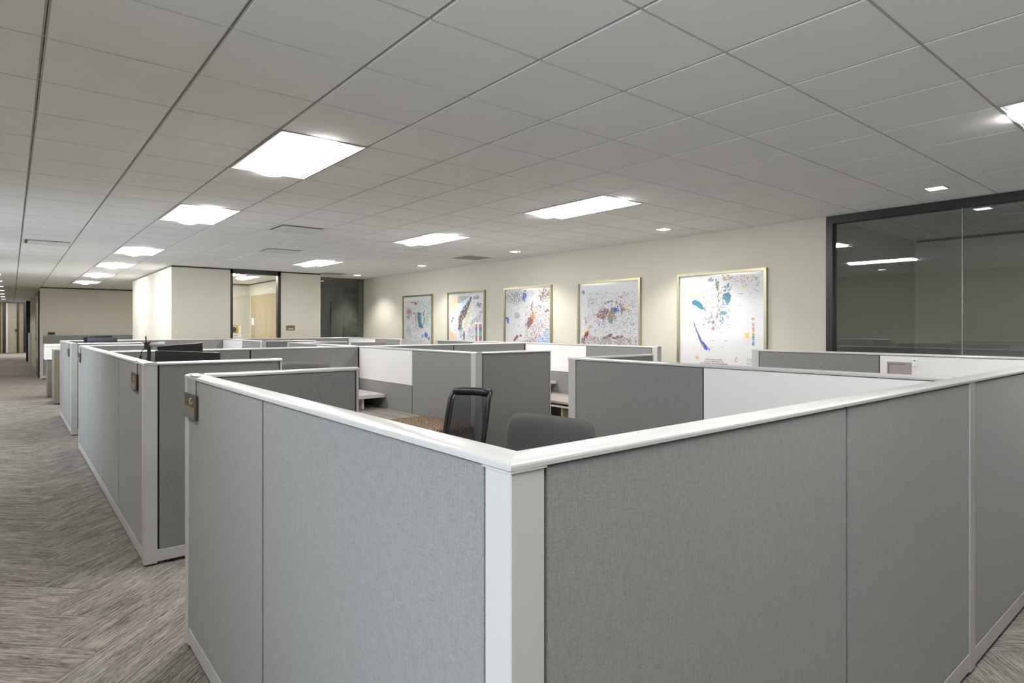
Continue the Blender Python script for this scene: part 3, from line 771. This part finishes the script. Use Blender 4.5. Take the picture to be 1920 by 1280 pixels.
def padded_chair(label, x, y, rz, ztop, h=.52, w=.54):
    """front faces local -y"""
    r = thing('office_chair', label, 'chair', (x, y, 0), rz, 'padded office chairs')
    sz = ztop - h - .14
    chair_base(r, sz, M_plastic)
    bx(-.25, .25, -.27, .22, sz - .05, sz + .03).build('seat', M_chair, r, bevel=.03, seg=3, smooth=True)
    o = slab(w, h, .075, .05, 0.012, rnd=.085, lean=.16, nx=20, nz=16).build('backrest', M_chair, r, smooth=True)
    o.location = (0, .20, ztop - h); rm_doubles(o)
    MB().tube([(0, .1, sz - .06), (0, .26, sz - .05), (0, .30, sz + .12), (0, .29, ztop - h + .2)], .022, 8).build('back_bracket', M_plastic, r)
    for s in (-1, 1):
        MB().tube([(s * .27, .0, sz - .04), (s * .30, .0, sz + .1), (s * .30, 0, sz + .2)], .014, 8).build('arm_post', M_plastic, r)
        bx(s * .30 - .035, s * .30 + .035, -.13, .12, sz + .2, sz + .225).build('armrest', M_plastic, r, bevel=.008, seg=2)
    return r
# back of the near one runs along Y, pad faces -X
padded_chair('charcoal upholstered office chair in the nearest cubicle', 2.15, 2.575, -math.pi / 2 + .12, 1.10, h=.56, w=.68)
padded_chair('charcoal upholstered chair top seen behind the wing partition, left of mid-picture', 2.14, 5.99, math.radians(-39.6) , 1.262, h=.5, w=.56)

def mesh_chair(label, x, y, rz, ztop):
    r = thing('mesh_office_chair', label, 'chair', (x, y, 0), rz)
    h = .56; w = .44; sz = ztop - h - .10
    chair_base(r, sz, M_plastic)
    bx(-.25, .25, -.27, .22, sz - .05, sz + .03).build('seat', M_plastic, r, bevel=.03, seg=3, smooth=True)
    # frame: side posts, top roll; centre line curves back at the top
    def pt(u, v):   # u -1..1 across, v 0..1 up
        z = ztop - h + v * h
        yb = .20 + .15 * v + (.03 * max(0, v - .85) / .15) - .035 * (u * u)
        return Vector((u * w / 2 * (1.0 - .04 * v), yb, z))
    rad = 7
    outline = [pt(-.93, 0), pt(-.96, .3), pt(-.98, .6), pt(-.97, .85), pt(-.93, .95), pt(-.82, .99), pt(-.4, 1.0), pt(0, 1.01), pt(.4, 1.0), pt(.82, .99), pt(.93, .95), pt(.97, .85), pt(.98, .6), pt(.96, .3), pt(.93, 0)]
    MB().tube(outline, .019, 8).build('back_frame', M_plastic, r, smooth=True)
    top = [pt(-.9, .965) + Vector((0, .01, 0)), pt(-.5, .975), pt(0, .98), pt(.5, .975), pt(.9, .965) + Vector((0, .01, 0))]
    MB().tube(top, .037, 10).build('top_rail', M_plastic, r, smooth=True)
    b = MB(); nu, nv = 8, 10
    for j in range(nv + 1):
        for i in range(nu + 1): b.v.append(tuple(pt(-.95 + 1.9 * i / nu, .02 + .94 * j / nv)))
    for j in range(nv):
        for i in range(nu): a = j * (nu + 1) + i; b.f.append((a, a + 1, a + nu + 2, a + nu + 1))
    b.build('mesh_back', M_mesh, r, smooth=True)
    for ua, ub in ((-.97, -.80), (.80, .97)):
        e = MB()
        for j in range(nv + 1):
            v = .0 + .96 * j / nv; p, q = pt(ua, v), pt(ub, v)
            e.v += [tuple(p + Vector((0, -.006, 0))), tuple(q + Vector((0, -.006, 0))), tuple(q + Vector((0, .006, 0))), tuple(p + Vector((0, .006, 0)))]
        for j in range(nv):
            for k in range(4): a = j * 4 + k; c = j * 4 + (k + 1) % 4; e.f.append((a, c, c + 4, a + 4))
        e.f.append((0, 1, 2, 3)); e.f.append((nv * 4 + 3, nv * 4 + 2, nv * 4 + 1, nv * 4))
        e.build('side_border', M_plastic, r, smooth=False)
    MB().tube([(0, .1, sz - .06), (0, .24, sz - .04), (0, .26, sz + .1), (0, .24, ztop - h + .08)], .022, 8).build('back_bracket', M_plastic, r)
    bx(-.2, .2, .18, .24, ztop - h - .02, ztop - h + .03).build('lower_rail', M_plastic, r, bevel=.01, seg=2)
    for s in (-1, 1):
        MB().tube([(s * .27, .0, sz - .04), (s * .29, .0, sz + .08), (s * .29, 0, sz + .19)], .014, 8).build('arm_post', M_plastic, r)
        bx(s * .29 - .035, s * .29 + .035, -.13, .12, sz + .19, sz + .215).build('armrest', M_plastic, r, bevel=.008, seg=2)
    return r
# rotation: local -y is the way the sitter faces
mesh_chair('black mesh-back office chair beside the brown cushion', 2.915, 4.43, math.radians(-39 - 28), 1.04)

# ------------------------------------------------------------------ corridor cabinet and copier far left
r = thing('corridor_cabinet', 'grey-brown cabinet end standing out beyond the third corridor partition', 'cabinet', (.96, 16.4, 0))
bx(-.27, .27, -.45, .45, .03, 1.11).build('body', M_cab, r, bevel=.004); bx(-.272, .272, -.452, .452, 1.112, 1.135).build('top', M_cab, r, bevel=.003)
bx(-.2, .2, -.4, .4, 0, .03).build('plinth', M_plastic, r)
r = thing('copier', 'white office printer beside the grey-brown cabinet in the corridor', 'printer', (.92, 18.0, 0))
bx(-.28, .28, -.35, .35, .02, .86).build('stand', M_cab, r, bevel=.004)
bx(-.33, .30, -.38, .38, .87, 1.16).build('body', M_board, r, bevel=.012, seg=2); bx(-.33, .30, -.38, .38, 1.163, 1.22).build('lid', M_board, r, bevel=.012, seg=2)

# ------------------------------------------------------------------ room content behind the glass opening
r = thing('tack_board', 'large tan tackable panel on the right wall inside the cream room', 'board', (BX1 - .22, 17.2, 0))
bx(-.035, -.005, -1.6, 1.6, 1.2, 2.53).build('panel', M_tack, r, bevel=.004)
o = thing('notice_sheet', 'small white sheet pinned on the tan panel', 'paper', (BX1 - .2585, 18.6, 1.78))
bx(-.006, -.001, -.12, .12, -.1, .1).build('sheet', M_paper, o)
r = thing('safety_poster', 'white framed poster with yellow square and dark disc, inside the cream room', 'poster', (5.0, BY1 - .3, 1.5))
bx(-.22, .22, -.02, 0, -.19, .19).build('sheet', M_paper, r); bx(-.17, .13, -.024, -.02, -.06, .15).build('yellow_field', M_yellow, r)
MB().tube([(0, -.024, .045), (0, -.029, .045)], .075, 20).build('disc', M_navy, r); MB().tube([(-.04, -.02, -.12), (-.04, -.026, -.12)], .032, 14).build('red_dot', M_red, r)
bx(.01, .12, -.024, -.02, -.13, -.11).build('red_line', M_red, r); bx(-.2, .2, -.024, -.02, .17, .185).build('red_line', M_red, r)

# ------------------------------------------------------------------ pinned sketch on the right white board
r = thing('pinned_sketch', 'mauve sketch in a white mount pinned to the right white board', 'picture', (XE - .0375, 2.07, 1.235))
bx(-.005, -.0005, -.13, .13, -.105, .09).build('mount', M_paper, r, bevel=.001)
bx(-.007, -.005, -.10, .10, -.105, .065).build('sketch', M_pinkpaper, r)
MB().box(-.0078, -.007, -.06, .085, .044, .048).box(-.0078, -.007, .082, .086, -.1, .048).build('drawn_line', M_darkink, r)
r = thing('board_clip', 'small white clip holding the corner of the pinned sketch', 'clip', (XE - .0375, 1.945, 1.30))
bx(-.016, -.0005, -.018, .018, -.035, .03).build('body', M_board, r, bevel=.004, seg=2); MB().tube([(-.016, 0, .018), (-.019, 0, .018)], .0055, 10).build('rivet', M_darkink, r)

# ------------------------------------------------------------------ framed maps: the prints are coloured face by face
class Canvas:
    def __init__(s, n=250, seed=1):
        s.n = n; s.a = np.ones((n, n, 3)) * np.array([.66, .665, .69]); s.r = np.random.default_rng(seed)
        v, u = np.mgrid[0:n, 0:n] / (n - 1.); s.u = u; s.v = v
        s.n1 = s.fbm(5); s.n2 = s.fbm(40); s.n3 = s.fbm(95)
    def fbm(s, f):
        o = np.zeros((s.n, s.n)); amp = 1; tot = 0
        for k in range(3):
            m = int(f * 2 ** k) + 2; g = s.r.random((m + 1, m + 1)); x = s.u * (m - 1); y = s.v * (m - 1)
            xi = x.astype(int); yi = y.astype(int); fx = x - xi; fy = y - yi
            o += amp * ((g[yi, xi] * (1 - fx) + g[yi, xi + 1] * fx) * (1 - fy) + (g[yi + 1, xi] * (1 - fx) + g[yi + 1, xi + 1] * fx) * fy)
            tot += amp; amp *= .6
        return o / tot
    def put(s, m, col, k=1.):
        c = np.array(col); s.a[m] = s.a[m] * (1 - k) + c * k
    def blob(s, cu, cv, ru, rv, col, ang=0, rough=1.15, dens=1., k=.9):
        c, q = math.cos(ang), math.sin(ang); du = s.u - cu; dv = s.v - cv
        x = (du * c + dv * q) / ru; y = (-du * q + dv * c) / rv
        m = x * x + y * y + rough * (s.n2 - .5) * 3 < 1
        m &= (x * x + y * y < 3)
        if dens < 1: m &= s.n3 > np.quantile(s.n3, 1 - dens)
        s.put(m, col, k)
    def poly(s, pts, col, dens=1., k=1., wob=.02):
        u = s.u + wob * (s.n2 - .5) * 2; v = s.v + wob * (s.n1 - .5) * 2; ins = np.zeros_like(u, bool); n = len(pts)
        for i in range(n):
            (x1, y1), (x2, y2) = pts[i], pts[(i + 1) % n]
            if y1 == y2: continue
            c = ((y1 > v) != (y2 > v)) & (u < (x2 - x1) * (v - y1) / (y2 - y1) + x1); ins ^= c
        if dens < 1: ins &= s.n3 > np.quantile(s.n3, 1 - dens)
        s.put(ins, col, k)
    def specks(s, u0, u1, v0, v1, dens, cols, k=.8):
        m = (s.u > u0) & (s.u < u1) & (s.v > v0) & (s.v < v1) & ((s.n3 > np.quantile(s.n3, 1 - min(.8, dens * 1.7))) & (s.n2 + .35 * s.n1 > .55))
        idx = (s.n2[::-1] * 97).astype(int) % len(cols)
        for i, c in enumerate(cols): s.put(m & (idx == i), c, k)
    def rect(s, u0, u1, v0, v1, col, k=1.): s.put((s.u >= u0) & (s.u <= u1) & (s.v >= v0) & (s.v <= v1), col, k)
    def contour(s, u0, u1, v0, v1, col, f=9, wd=.06, k=.5):
        w = np.abs(((s.n1 * f) % 1) - .5); s.put((w < wd) & (s.u > u0) & (s.u < u1) & (s.v > v0) & (s.v < v1), col, k)
    def line(s, u0, u1, v, h, col, k=.6):
        m = (s.u >= u0) & (s.u <= u1) & (np.abs(s.v - v) <= h) & (s.r.random((1, s.n)) < .8); s.put(m, col, k)
    def grid(s, u0, u1, v0, v1, nu, nv, col, k=.35):
        for i in range(nu + 1):
            u = u0 + (u1 - u0) * i / nu; s.rect(u - .5 / s.n, u + .6 / s.n, v0, v1, col, k)
        for i in range(nv + 1):
            v = v0 + (v1 - v0) * i / nv; s.rect(u0, u1, v - .5 / s.n, v + .6 / s.n, col, k)
DK = (.12, .12, .13); MAR = (.20, .03, .045); TEAL = (.04, .20, .28); BLU = (.04, .09, .42); YEL = (.72, .58, .10); OLI = (.16, .17, .09); ORG = (.70, .36, .10)
SALM = (.80, .56, .36); GRY = (.45, .45, .48); SKY = (.42, .62, .82); GRN = (.16, .28, .20); RED = (.42, .05, .05); LIL = (.6, .62, .72)
def map_a():
    c = Canvas(seed=3)
    c.contour(.03, .97, .03, .84, DK, 11, .05, .45); c.contour(.4, 1, .1, .6, GRN, 17, .08, .4)
    c.specks(.03, .97, .06, .84, .16, [DK, GRY, GRN, TEAL], .7)
    c.blob(.18, .28, .10, .10, OLI, dens=.5); c.blob(.17, .26, .07, .03, RED, dens=.8); c.blob(.43, .12, .05, .03, RED); c.blob(.3, .10, .06, .01, RED)
    c.poly([(.50, .27), (.64, .29), (.62, .44), (.72, .56), (.54, .54), (.50, .40)], TEAL, wob=.02); c.blob(.60, .34, .05, .06, GRY, dens=.3)
    c.blob(.34, .42, .018, .12, YEL, .12, dens=.6); c.blob(.44, .42, .02, .12, RED, -.05, dens=.6); c.blob(.37, .30, .03, .02, BLU)
    c.blob(.72, .30, .02, .06, BLU, .5, dens=.7); c.blob(.87, .33, .05, .16, GRN, .1, dens=.3); c.blob(.74, .42, .03, .05, OLI, dens=.6)
    c.blob(.80, .68, .06, .05, BLU, .6); c.blob(.90, .73, .03, .03, BLU); c.blob(.68, .70, .03, .02, BLU)
    c.blob(.17, .62, .09, .08, (.3, .3, .36), .7, dens=.55); c.blob(.40, .75, .03, .08, GRY, .6, dens=.6); c.blob(.5, .57, .12, .03, (.45, .25, .18), dens=.4)
    for v in np.arange(.86, .98, .016): c.line(.05, .28, v, .002, LIL); c.line(.38, .6, v, .002, LIL)
    c.rect(.70, .76, .90, .95, ORG, .8); c.rect(.82, .86, .90, .95, GRY, .6); return c
def map_b():
    c = Canvas(seed=5)
    c.rect(.04, .96, .04, .75, (.78, .78, .80)); c.contour(.04, .96, .04, .75, GRY, 12, .1, .4)
    c.poly([(.04, .04), (.27, .04), (.20, .26), (.04, .26)], SALM, wob=.01); c.poly([(.27, .04), (.60, .04), (.52, .16), (.24, .17)], (.42, .42, .44))
    c.poly([(.58, .05), (.66, .05), (.50, .18), (.30, .32), (.12, .42), (.18, .24)], (.58, .70, .84)); c.poly([(.04, .60), (.14, .64), (.26, .75), (.04, .75)], SALM)
    c.poly([(.64, .05), (.68, .06), (.58, .22), (.50, .36), (.40, .42), (.36, .58), (.26, .58), (.30, .36), (.42, .22), (.52, .16)], (.10, .04, .035), dens=.85, wob=.03)
    c.blob(.56, .36, .05, .20, (.55, .58, .20), .45, dens=.6); c.blob(.52, .62, .04, .14, YEL, .1, dens=.3)
    c.blob(.36, .62, .05, .11, (.08, .25, .16), -.1, dens=.6); c.blob(.44, .68, .035, .08, (.22, .08, .30), dens=.9); c.blob(.30, .58, .02, .03, BLU)
    c.blob(.86, .20, .08, .04, (.05, .1, .07), .3, dens=.7); c.blob(.82, .08, .12, .03, (.2, .22, .2), dens=.6)
    for k in range(7): c.poly([(.95 - .05 * k, .26 + .03 * k), (.97 - .05 * k, .28 + .03 * k), (.72 - .03 * k, .74), (.70 - .03 * k, .74)], (.40, .37, .40), dens=.6, wob=.05)
    c.blob(.10, .42, .03, .05, BLU, .7, dens=.6); c.specks(.04, .96, .04, .75, .10, [DK, GRY, BLU], .6)
    c.rect(.0, 1, .755, 1, (.68, .69, .73))
    c.blob(.17, .84, .06, .035, (.78, .52, .16), -.5, rough=.5); c.line(.34, .58, .815, .003, DK, .5); c.line(.28, .66, .838, .003, DK, .6)
    cols = [RED, (.30, .04, .04), BLU, (.10, .32, .22), (.12, .40, .34), (.10, .12, .05), (.35, .06, .30), RED, (.42, .18, .45), (.06, .02, .02), (.38, .33, .05), (.05, .08, .3), (.5, .2, .06), ORG]
    for q in ((.76, .82), (.86, .94)):
        v = .50; c.rect(q[0] - .02, q[1] + .02, .47, .99, (.88, .88, .92))
        for k, cc in enumerate(cols):
            c.rect(q[0], q[1], v, v + .034, cc, .85); v += .035
    c.specks(.75, .95, .50, .99, .15, [DK, YEL], .4); return c
def map_c():
    c = Canvas(seed=8)
    c.contour(.03, .97, .03, .97, GRY, 13, .07, .4); c.specks(.03, .97, .03, .97, .12, [DK, GRY], .5)
    c.blob(.20, .12, .20, .10, (.16, .20, .18), .1, dens=.45); c.blob(.44, .10, .045, .07, BLU, .1, dens=.9); c.blob(.27, .38, .06, .045, (.35, .35, .38), .1, dens=.9)
    c.blob(.04, .43, .03, .06, BLU, -.5); c.blob(.86, .10, .11, .09, MAR, dens=.6); c.blob(.88, .12, .10, .08, OLI, dens=.3); c.blob(.80, .24, .09, .05, BLU, dens=.35)
    c.poly([(.97, .55), (.97, .97), (.46, .97), (.58, .84), (.72, .72)], SKY, wob=.03); c.blob(.62, .93, .05, .08, (.12, .30, .66), .2)
    c.blob(.57, .46, .05, .12, MAR, .55); c.blob(.63, .40, .05, .03, ORG); c.blob(.66, .35, .03, .02, YEL); c.blob(.60, .25, .02, .08, MAR, .25, dens=.7)
    c.blob(.93, .32, .05, .02, MAR, -.3); c.blob(.24, .70, .06, .025, MAR, -.6); c.blob(.16, .80, .04, .02, MAR, -.3); c.blob(.35, .66, .03, .02, MAR, -.3)
    for k in range(5): c.poly([(.85 - .02 * k, .50 + .04 * k), (.87 - .02 * k, .52 + .04 * k), (.3 + .05 * k, .95), (.26 + .05 * k, .95)], (.36, .30, .28), dens=.45, wob=.06)
    c.specks(.45, .97, .25, .75, .22, [MAR, DK, (.4, .2, .15)], .8); c.blob(.45, .82, .14, .12, (.14, .16, .28), -.6, dens=.3); c.blob(.24, .92, .03, .05, MAR, dens=.8)
    c.rect(.66, .97, .77, .98, (.72, .72, .74)); c.line(.70, .93, .795, .003, DK, .6); c.line(.70, .93, .815, .003, DK, .6)
    c.rect(.70, .72, .83, .97, GRY, .5); c.rect(.94, .955, .83, .97, RED, .7); c.rect(.09, .10, .86, .91, BLU, .6); c.rect(.09, .10, .91, .97, YEL, .7); return c
def map_d():
    c = Canvas(seed=9)
    c.a[:] = (.62, .62, .64); c.grid(.03, .97, .02, .78, 22, 18, LIL, .3); c.contour(.03, .97, .03, .78, GRY, 10, .05, .35)
    c.blob(.42, .38, .11, .06, MAR, -.3, dens=.85); c.blob(.52, .40, .05, .05, (.18, .08, .2), dens=.8); c.blob(.58, .38, .06, .07, OLI, dens=.9); c.blob(.56, .42, .07, .05, (.42, .20, .10), .3, dens=.7)
    c.blob(.55, .47, .05, .03, (.10, .26, .24)); c.blob(.64, .34, .05, .03, BLU, .2, dens=.7); c.blob(.40, .50, .08, .05, BLU, dens=.35); c.blob(.62, .33, .02, .02, BLU)
    for t in np.linspace(2.5, 6.6, 60):
        c.blob(.56 + .17 * math.cos(t), .36 + .13 * math.sin(t), .012, .008, (.10, .12, .16), dens=.6)
    c.blob(.56, .27, .14, .05, (.12, .12, .14), dens=.18); c.blob(.72, .30, .05, .07, MAR, -.7, dens=.5); c.blob(.70, .18, .05, .02, RED, dens=.5); c.blob(.81, .29, .035, .04, YEL, dens=.8)
    c.blob(.83, .36, .02, .015, ORG); c.blob(.50, .66, .07, .022, MAR, -.3); c.blob(.66, .665, .08, .018, MAR, -.15)
    c.line(.18, .32, .20, .004, DK, .7); c.line(.30, .55, .185, .003, DK, .5); c.blob(.06, .10, .03, .03, OLI, dens=.8)
    c.poly([(.06, .98 * .78), (.04, .72), (.10, .62), (.16, .60), (.17, .65), (.10, .70), (.08, .77)], MAR, wob=.03); c.blob(.10, .60, .035, .02, YEL); c.blob(.15, .56, .03, .012, ORG)
    c.blob(.12, .46, .03, .07, MAR, .2, dens=.6); c.blob(.20, .53, .03, .02, (.35, .42, .15), dens=.8); c.blob(.80, .44, .05, .09, (.35, .22, .28), .1, dens=.3); c.blob(.90, .48, .04, .06, (.35, .22, .28), dens=.3)
    c.specks(.03, .97, .66, .78, .42, [DK, GRY, (.35, .12, .12), (.2, .25, .2)], .85); c.specks(.15, .97, .12, .66, .13, [DK, MAR, BLU, GRY], .7)
    c.rect(0, 1, .785, 1, (.66, .665, .69)); c.line(.38, .56, .805, .003, DK, .6); c.line(.33, .62, .825, .003, DK, .7); c.line(.38, .56, .845, .003, DK, .6)
    c.rect(.09, .10, .81, .88, RED, .8); c.rect(.09, .105, .88, .93, YEL, .9); c.rect(.18, .19, .81, .92, DK, .6); c.rect(.65, .73, .90, .94, (.62, .30, .06))
    c.rect(.83, .845, .82, .86, RED, .8); c.rect(.83, .845, .88, .93, RED, .8); c.rect(.93, .94, .82, .93, (.3, .05, .05), .9); return c
def map_e():
    c = Canvas(seed=12)
    c.a[:] = (.70, .705, .725); c.grid(.03, .97, .04, .56, 14, 9, LIL, .28); c.grid(.16, .62, .56, .80, 3, 3, LIL, .35)
    c.contour(.03, .95, .05, .4, LIL, 6, .05, .5)
    c.poly([(.15, .27), (.20, .255), (.25, .27), (.29, .31), (.31, .35), (.28, .36), (.22, .33), (.16, .31)], TEAL, wob=.012)
    c.poly([(.30, .33), (.34, .37), (.32, .37)], RED); c.blob(.32, .35, .02, .015, (.4, .25, .08))
    c.poly([(.54, .21), (.60, .19), (.63, .22), (.62, .28), (.60, .32), (.57, .29), (.53, .25)], TEAL, wob=.02); c.blob(.57, .16, .05, .05, TEAL, dens=.4); c.blob(.60, .12, .015, .02, TEAL); c.blob(.56, .29, .04, .06, TEAL, dens=.4)
    c.blob(.54, .40, .035, .022, TEAL); c.blob(.50, .38, .03, .05, TEAL, dens=.5); c.blob(.52, .47, .02, .03, TEAL, dens=.6); c.blob(.38, .47, .025, .03, (.16, .36, .38), dens=.7)
    for k in range(24): c.blob(.48 + .008 * math.sin(k), .08 + k * .014, .010, .012, [TEAL, OLI, YEL, (.5, .25, .1), BLU][k % 5], dens=.8)
    c.blob(.46, .10, .02, .05, (.10, .16, .15), dens=.9); c.blob(.57, .04, .05, .035, (.45, .25, .10), dens=.7); c.blob(.39, .05, .03, .02, (.1, .25, .2), dens=.7)
    c.blob(.36, .29, .015, .013, YEL); c.blob(.15, .19, .02, .012, YEL); c.blob(.28, .03, .02, .008, YEL); c.blob(.28, .18, .025, .01, YEL, dens=.5)
    c.blob(.40, .43, .012, .03, RED, dens=.8); c.blob(.42, .50, .014, .025, RED, dens=.9); c.blob(.42, .56, .014, .03, RED, dens=.7); c.blob(.47, .43, .01, .03, RED, dens=.9)
    c.specks(.28, .62, .14, .56, .13, [TEAL, (.08, .14, .2), RED, GRY, TEAL], .85); c.specks(.62, .95, .03, .14, .16, [RED, DK, GRY, (.4, .2, .1)], .75); c.specks(.05, .6, .05, .2, .05, [DK, GRY], .6)
    c.specks(.66, .95, .14, .30, .03, [RED, YEL, DK], .6); c.blob(.78, .14, .02, .01, YEL)
    c.poly([(.17, .46), (.20, .54), (.27, .66), (.33, .75), (.32, .78), (.28, .74), (.24, .65), (.18, .53)], (.10, .14, .34), wob=.008)
    c.poly([(.27, .68), (.31, .70), (.36, .76), (.34, .79), (.30, .75)], (.05, .10, .62), wob=.01); c.blob(.37, .775, .015, .012, BLU); c.blob(.29, .74, .01, .02, ORG, -.6, dens=.8); c.specks(.36, .44, .76, .80, .2, [BLU, GRY], .7)
    for u, v in ((.06, .08), (.2, .08), (.9, .06), (.9, .19), (.72, .21), (.94, .33), (.7, .33), (.05, .31), (.16, .42), (.05, .45), (.17, .60), (.28, .55), (.40, .68), (.22, .68), (.18, .76), (.38, .75), (.5, .75), (.55, .68), (.5, .60)):
        c.line(u, u + .045, v, .003, DK, .6)
    c.rect(.86, .885, .46, .47, (.5, .25, .12)); 
    cols = [(.5, .25, .12), (.55, .35, .15), None, (.55, .15, .35), (.4, .1, .5), (.6, .5, .15), RED, (.7, .3, .05), YEL, RED, (.1, .35, .12), (.1, .2, .1), (.12, .3, .4), (.1, .3, .7), BLU, (.03, .05, .3)]
    v = .45
    for cc in cols:
        if cc: c.rect(.868, .893, v, v + .014, cc)
        v += .0175
    c.rect(.79, .84, .60, .655, (.80, .58, .06)); c.rect(.80, .83, .61, .645, (.82, .42, .06))
    for v in np.arange(.45, .73, .011): c.line(.76, .86, v, .0018, GRY, .3)
    c.rect(.815, .818, .5, .73, GRY, .5)
    for v in np.arange(.86, .92, .011): c.line(.05, .14, v, .002, GRY, .35); c.line(.81, .90, v - .005, .003, DK, .5); c.line(.17, .27, v, .002, GRY, .25)
    c.blob(.225, .865, .02, .014, (.75, .40, .10)); c.blob(.69, .875, .016, .018, DK, rough=0); c.blob(.69, .875, .010, .012, (.84, .84, .86), rough=0); c.rect(.689, .693, .84, .86, DK); c.line(.66, .72, .955, .003, DK, .6)
    for v in np.arange(.6, .72, .012): c.line(.055, .085, v, .002, GRY, .3)
    return c
def print_mesh(c, w, h):
    n = c.n; a = np.linspace(0, 1, n + 1); U, Vv = np.meshgrid(a, a)
    # local frame: looking at the print, u to the right = -y, v downwards
    co = np.stack([np.zeros_like(U), w / 2 - U * w, h / 2 - Vv * h], -1).reshape(-1, 3)
    I = np.arange(n * n).reshape(n, n); r_, q_ = np.divmod(I.ravel(), n); b = r_ * (n + 1) + q_
    faces = np.stack([b, b + n + 1, b + n + 2, b + 1], 1)
    me = D.meshes.new('map_print'); me.vertices.add(len(co)); me.vertices.foreach_set('co', co.astype(np.float32).ravel())
    me.loops.add(faces.size); me.loops.foreach_set('vertex_index', faces.astype(np.int32).ravel())
    me.polygons.add(n * n); me.polygons.foreach_set('loop_start', np.arange(0, n * n * 4, 4, dtype=np.int32))
    me.update(calc_edges=True)
    ca = me.color_attributes.new('ink', 'FLOAT_COLOR', 'CORNER')
    col = np.concatenate([np.clip(c.a, 0, 1).reshape(-1, 3), np.ones((n * n, 1))], 1)
    ca.data.foreach_set('color', np.repeat(col, 4, axis=0).astype(np.float32).ravel())
    return me
M_print = D.materials.new('printed_map'); M_print.use_nodes = True
_a = M_print.node_tree.nodes.new('ShaderNodeVertexColor'); _a.layer_name = 'ink'; _b = M_print.node_tree.nodes['Principled BSDF']
M_print.node_tree.links.new(_a.outputs[0], _b.inputs['Base Color']); _b.inputs['Roughness'].default_value = .4; _b.inputs['Coat Weight'].default_value = .6; _b.inputs['Coat Roughness'].default_value = .06
mz0, mz1 = .99, 2.358
maps = [(3.885, 5.21, map_e, 'framed map with teal and blue patches, nearest the dark glass wall'),
        (5.865, 7.185, map_d, 'framed map with maroon and olive centre, second from the glass wall'),
        (7.815, 9.145, map_c, 'framed map with light blue sea in its lower right corner'),
        (9.765, 11.10, map_b, 'framed map with orange corner and striped colour legend'),
        (11.72, 13.05, map_a, 'farthest framed map, with a dark teal patch in its middle')]
titles = {map_e: [('HYDROCARBON SYSTEMS', .021, .155), ('EFFECTIVE RESERVOIRS OF THE', .021, .128), ('SOUTHERN WILLISTON BASIN', .03, .10)]}
for y0, y1, fn_, lab in maps:
    c = (y0 + y1) / 2; w = y1 - y0; h = mz1 - mz0; fw_ = .036
    r = thing('framed_map', lab, 'framed map', (WX, c, (mz0 + mz1) / 2), group='framed maps on the cream wall')
    f = MB()
    for s in (-1, 1):
        f.box(-.04, 0, s * w / 2 - (fw_ if s > 0 else 0), s * w / 2 + (0 if s > 0 else fw_), -h / 2, h / 2)
        f.box(-.04, 0, -w / 2 + fw_, w / 2 - fw_, s * h / 2 - (fw_ if s > 0 else 0), s * h / 2 + (0 if s > 0 else fw_))
    f.build('frame', M_gold, r)
    bx(-.012, -.001, -w / 2 + fw_, w / 2 - fw_, -h / 2 + fw_, h / 2 - fw_).build('backing', M_paper, r)
    me = print_mesh(fn_(), w - 2 * fw_, h - 2 * fw_); me.materials.append(M_print)
    o = link(D.objects.new('map_print', me), r); o.location = (-.0135, 0, 0)
    if fn_ in titles:
        for t, sz, dz in titles[fn_]: text(t, sz, M_darkink, r, (-.0145, .09, -h / 2 + fw_ + dz), (math.pi / 2, 0, -math.pi / 2), name='title')
        dz, yy = .055, .09
    elif fn_ is map_c: dz, yy = .20, -.40
    elif fn_ is map_a: dz = None
    else: dz, yy = .155, .12
    if dz:
        text('\u25a0USGS', .036, M_darkink, r, (-.0145, yy, -h / 2 + fw_ + dz), (math.pi / 2, 0, -math.pi / 2), name='logo')
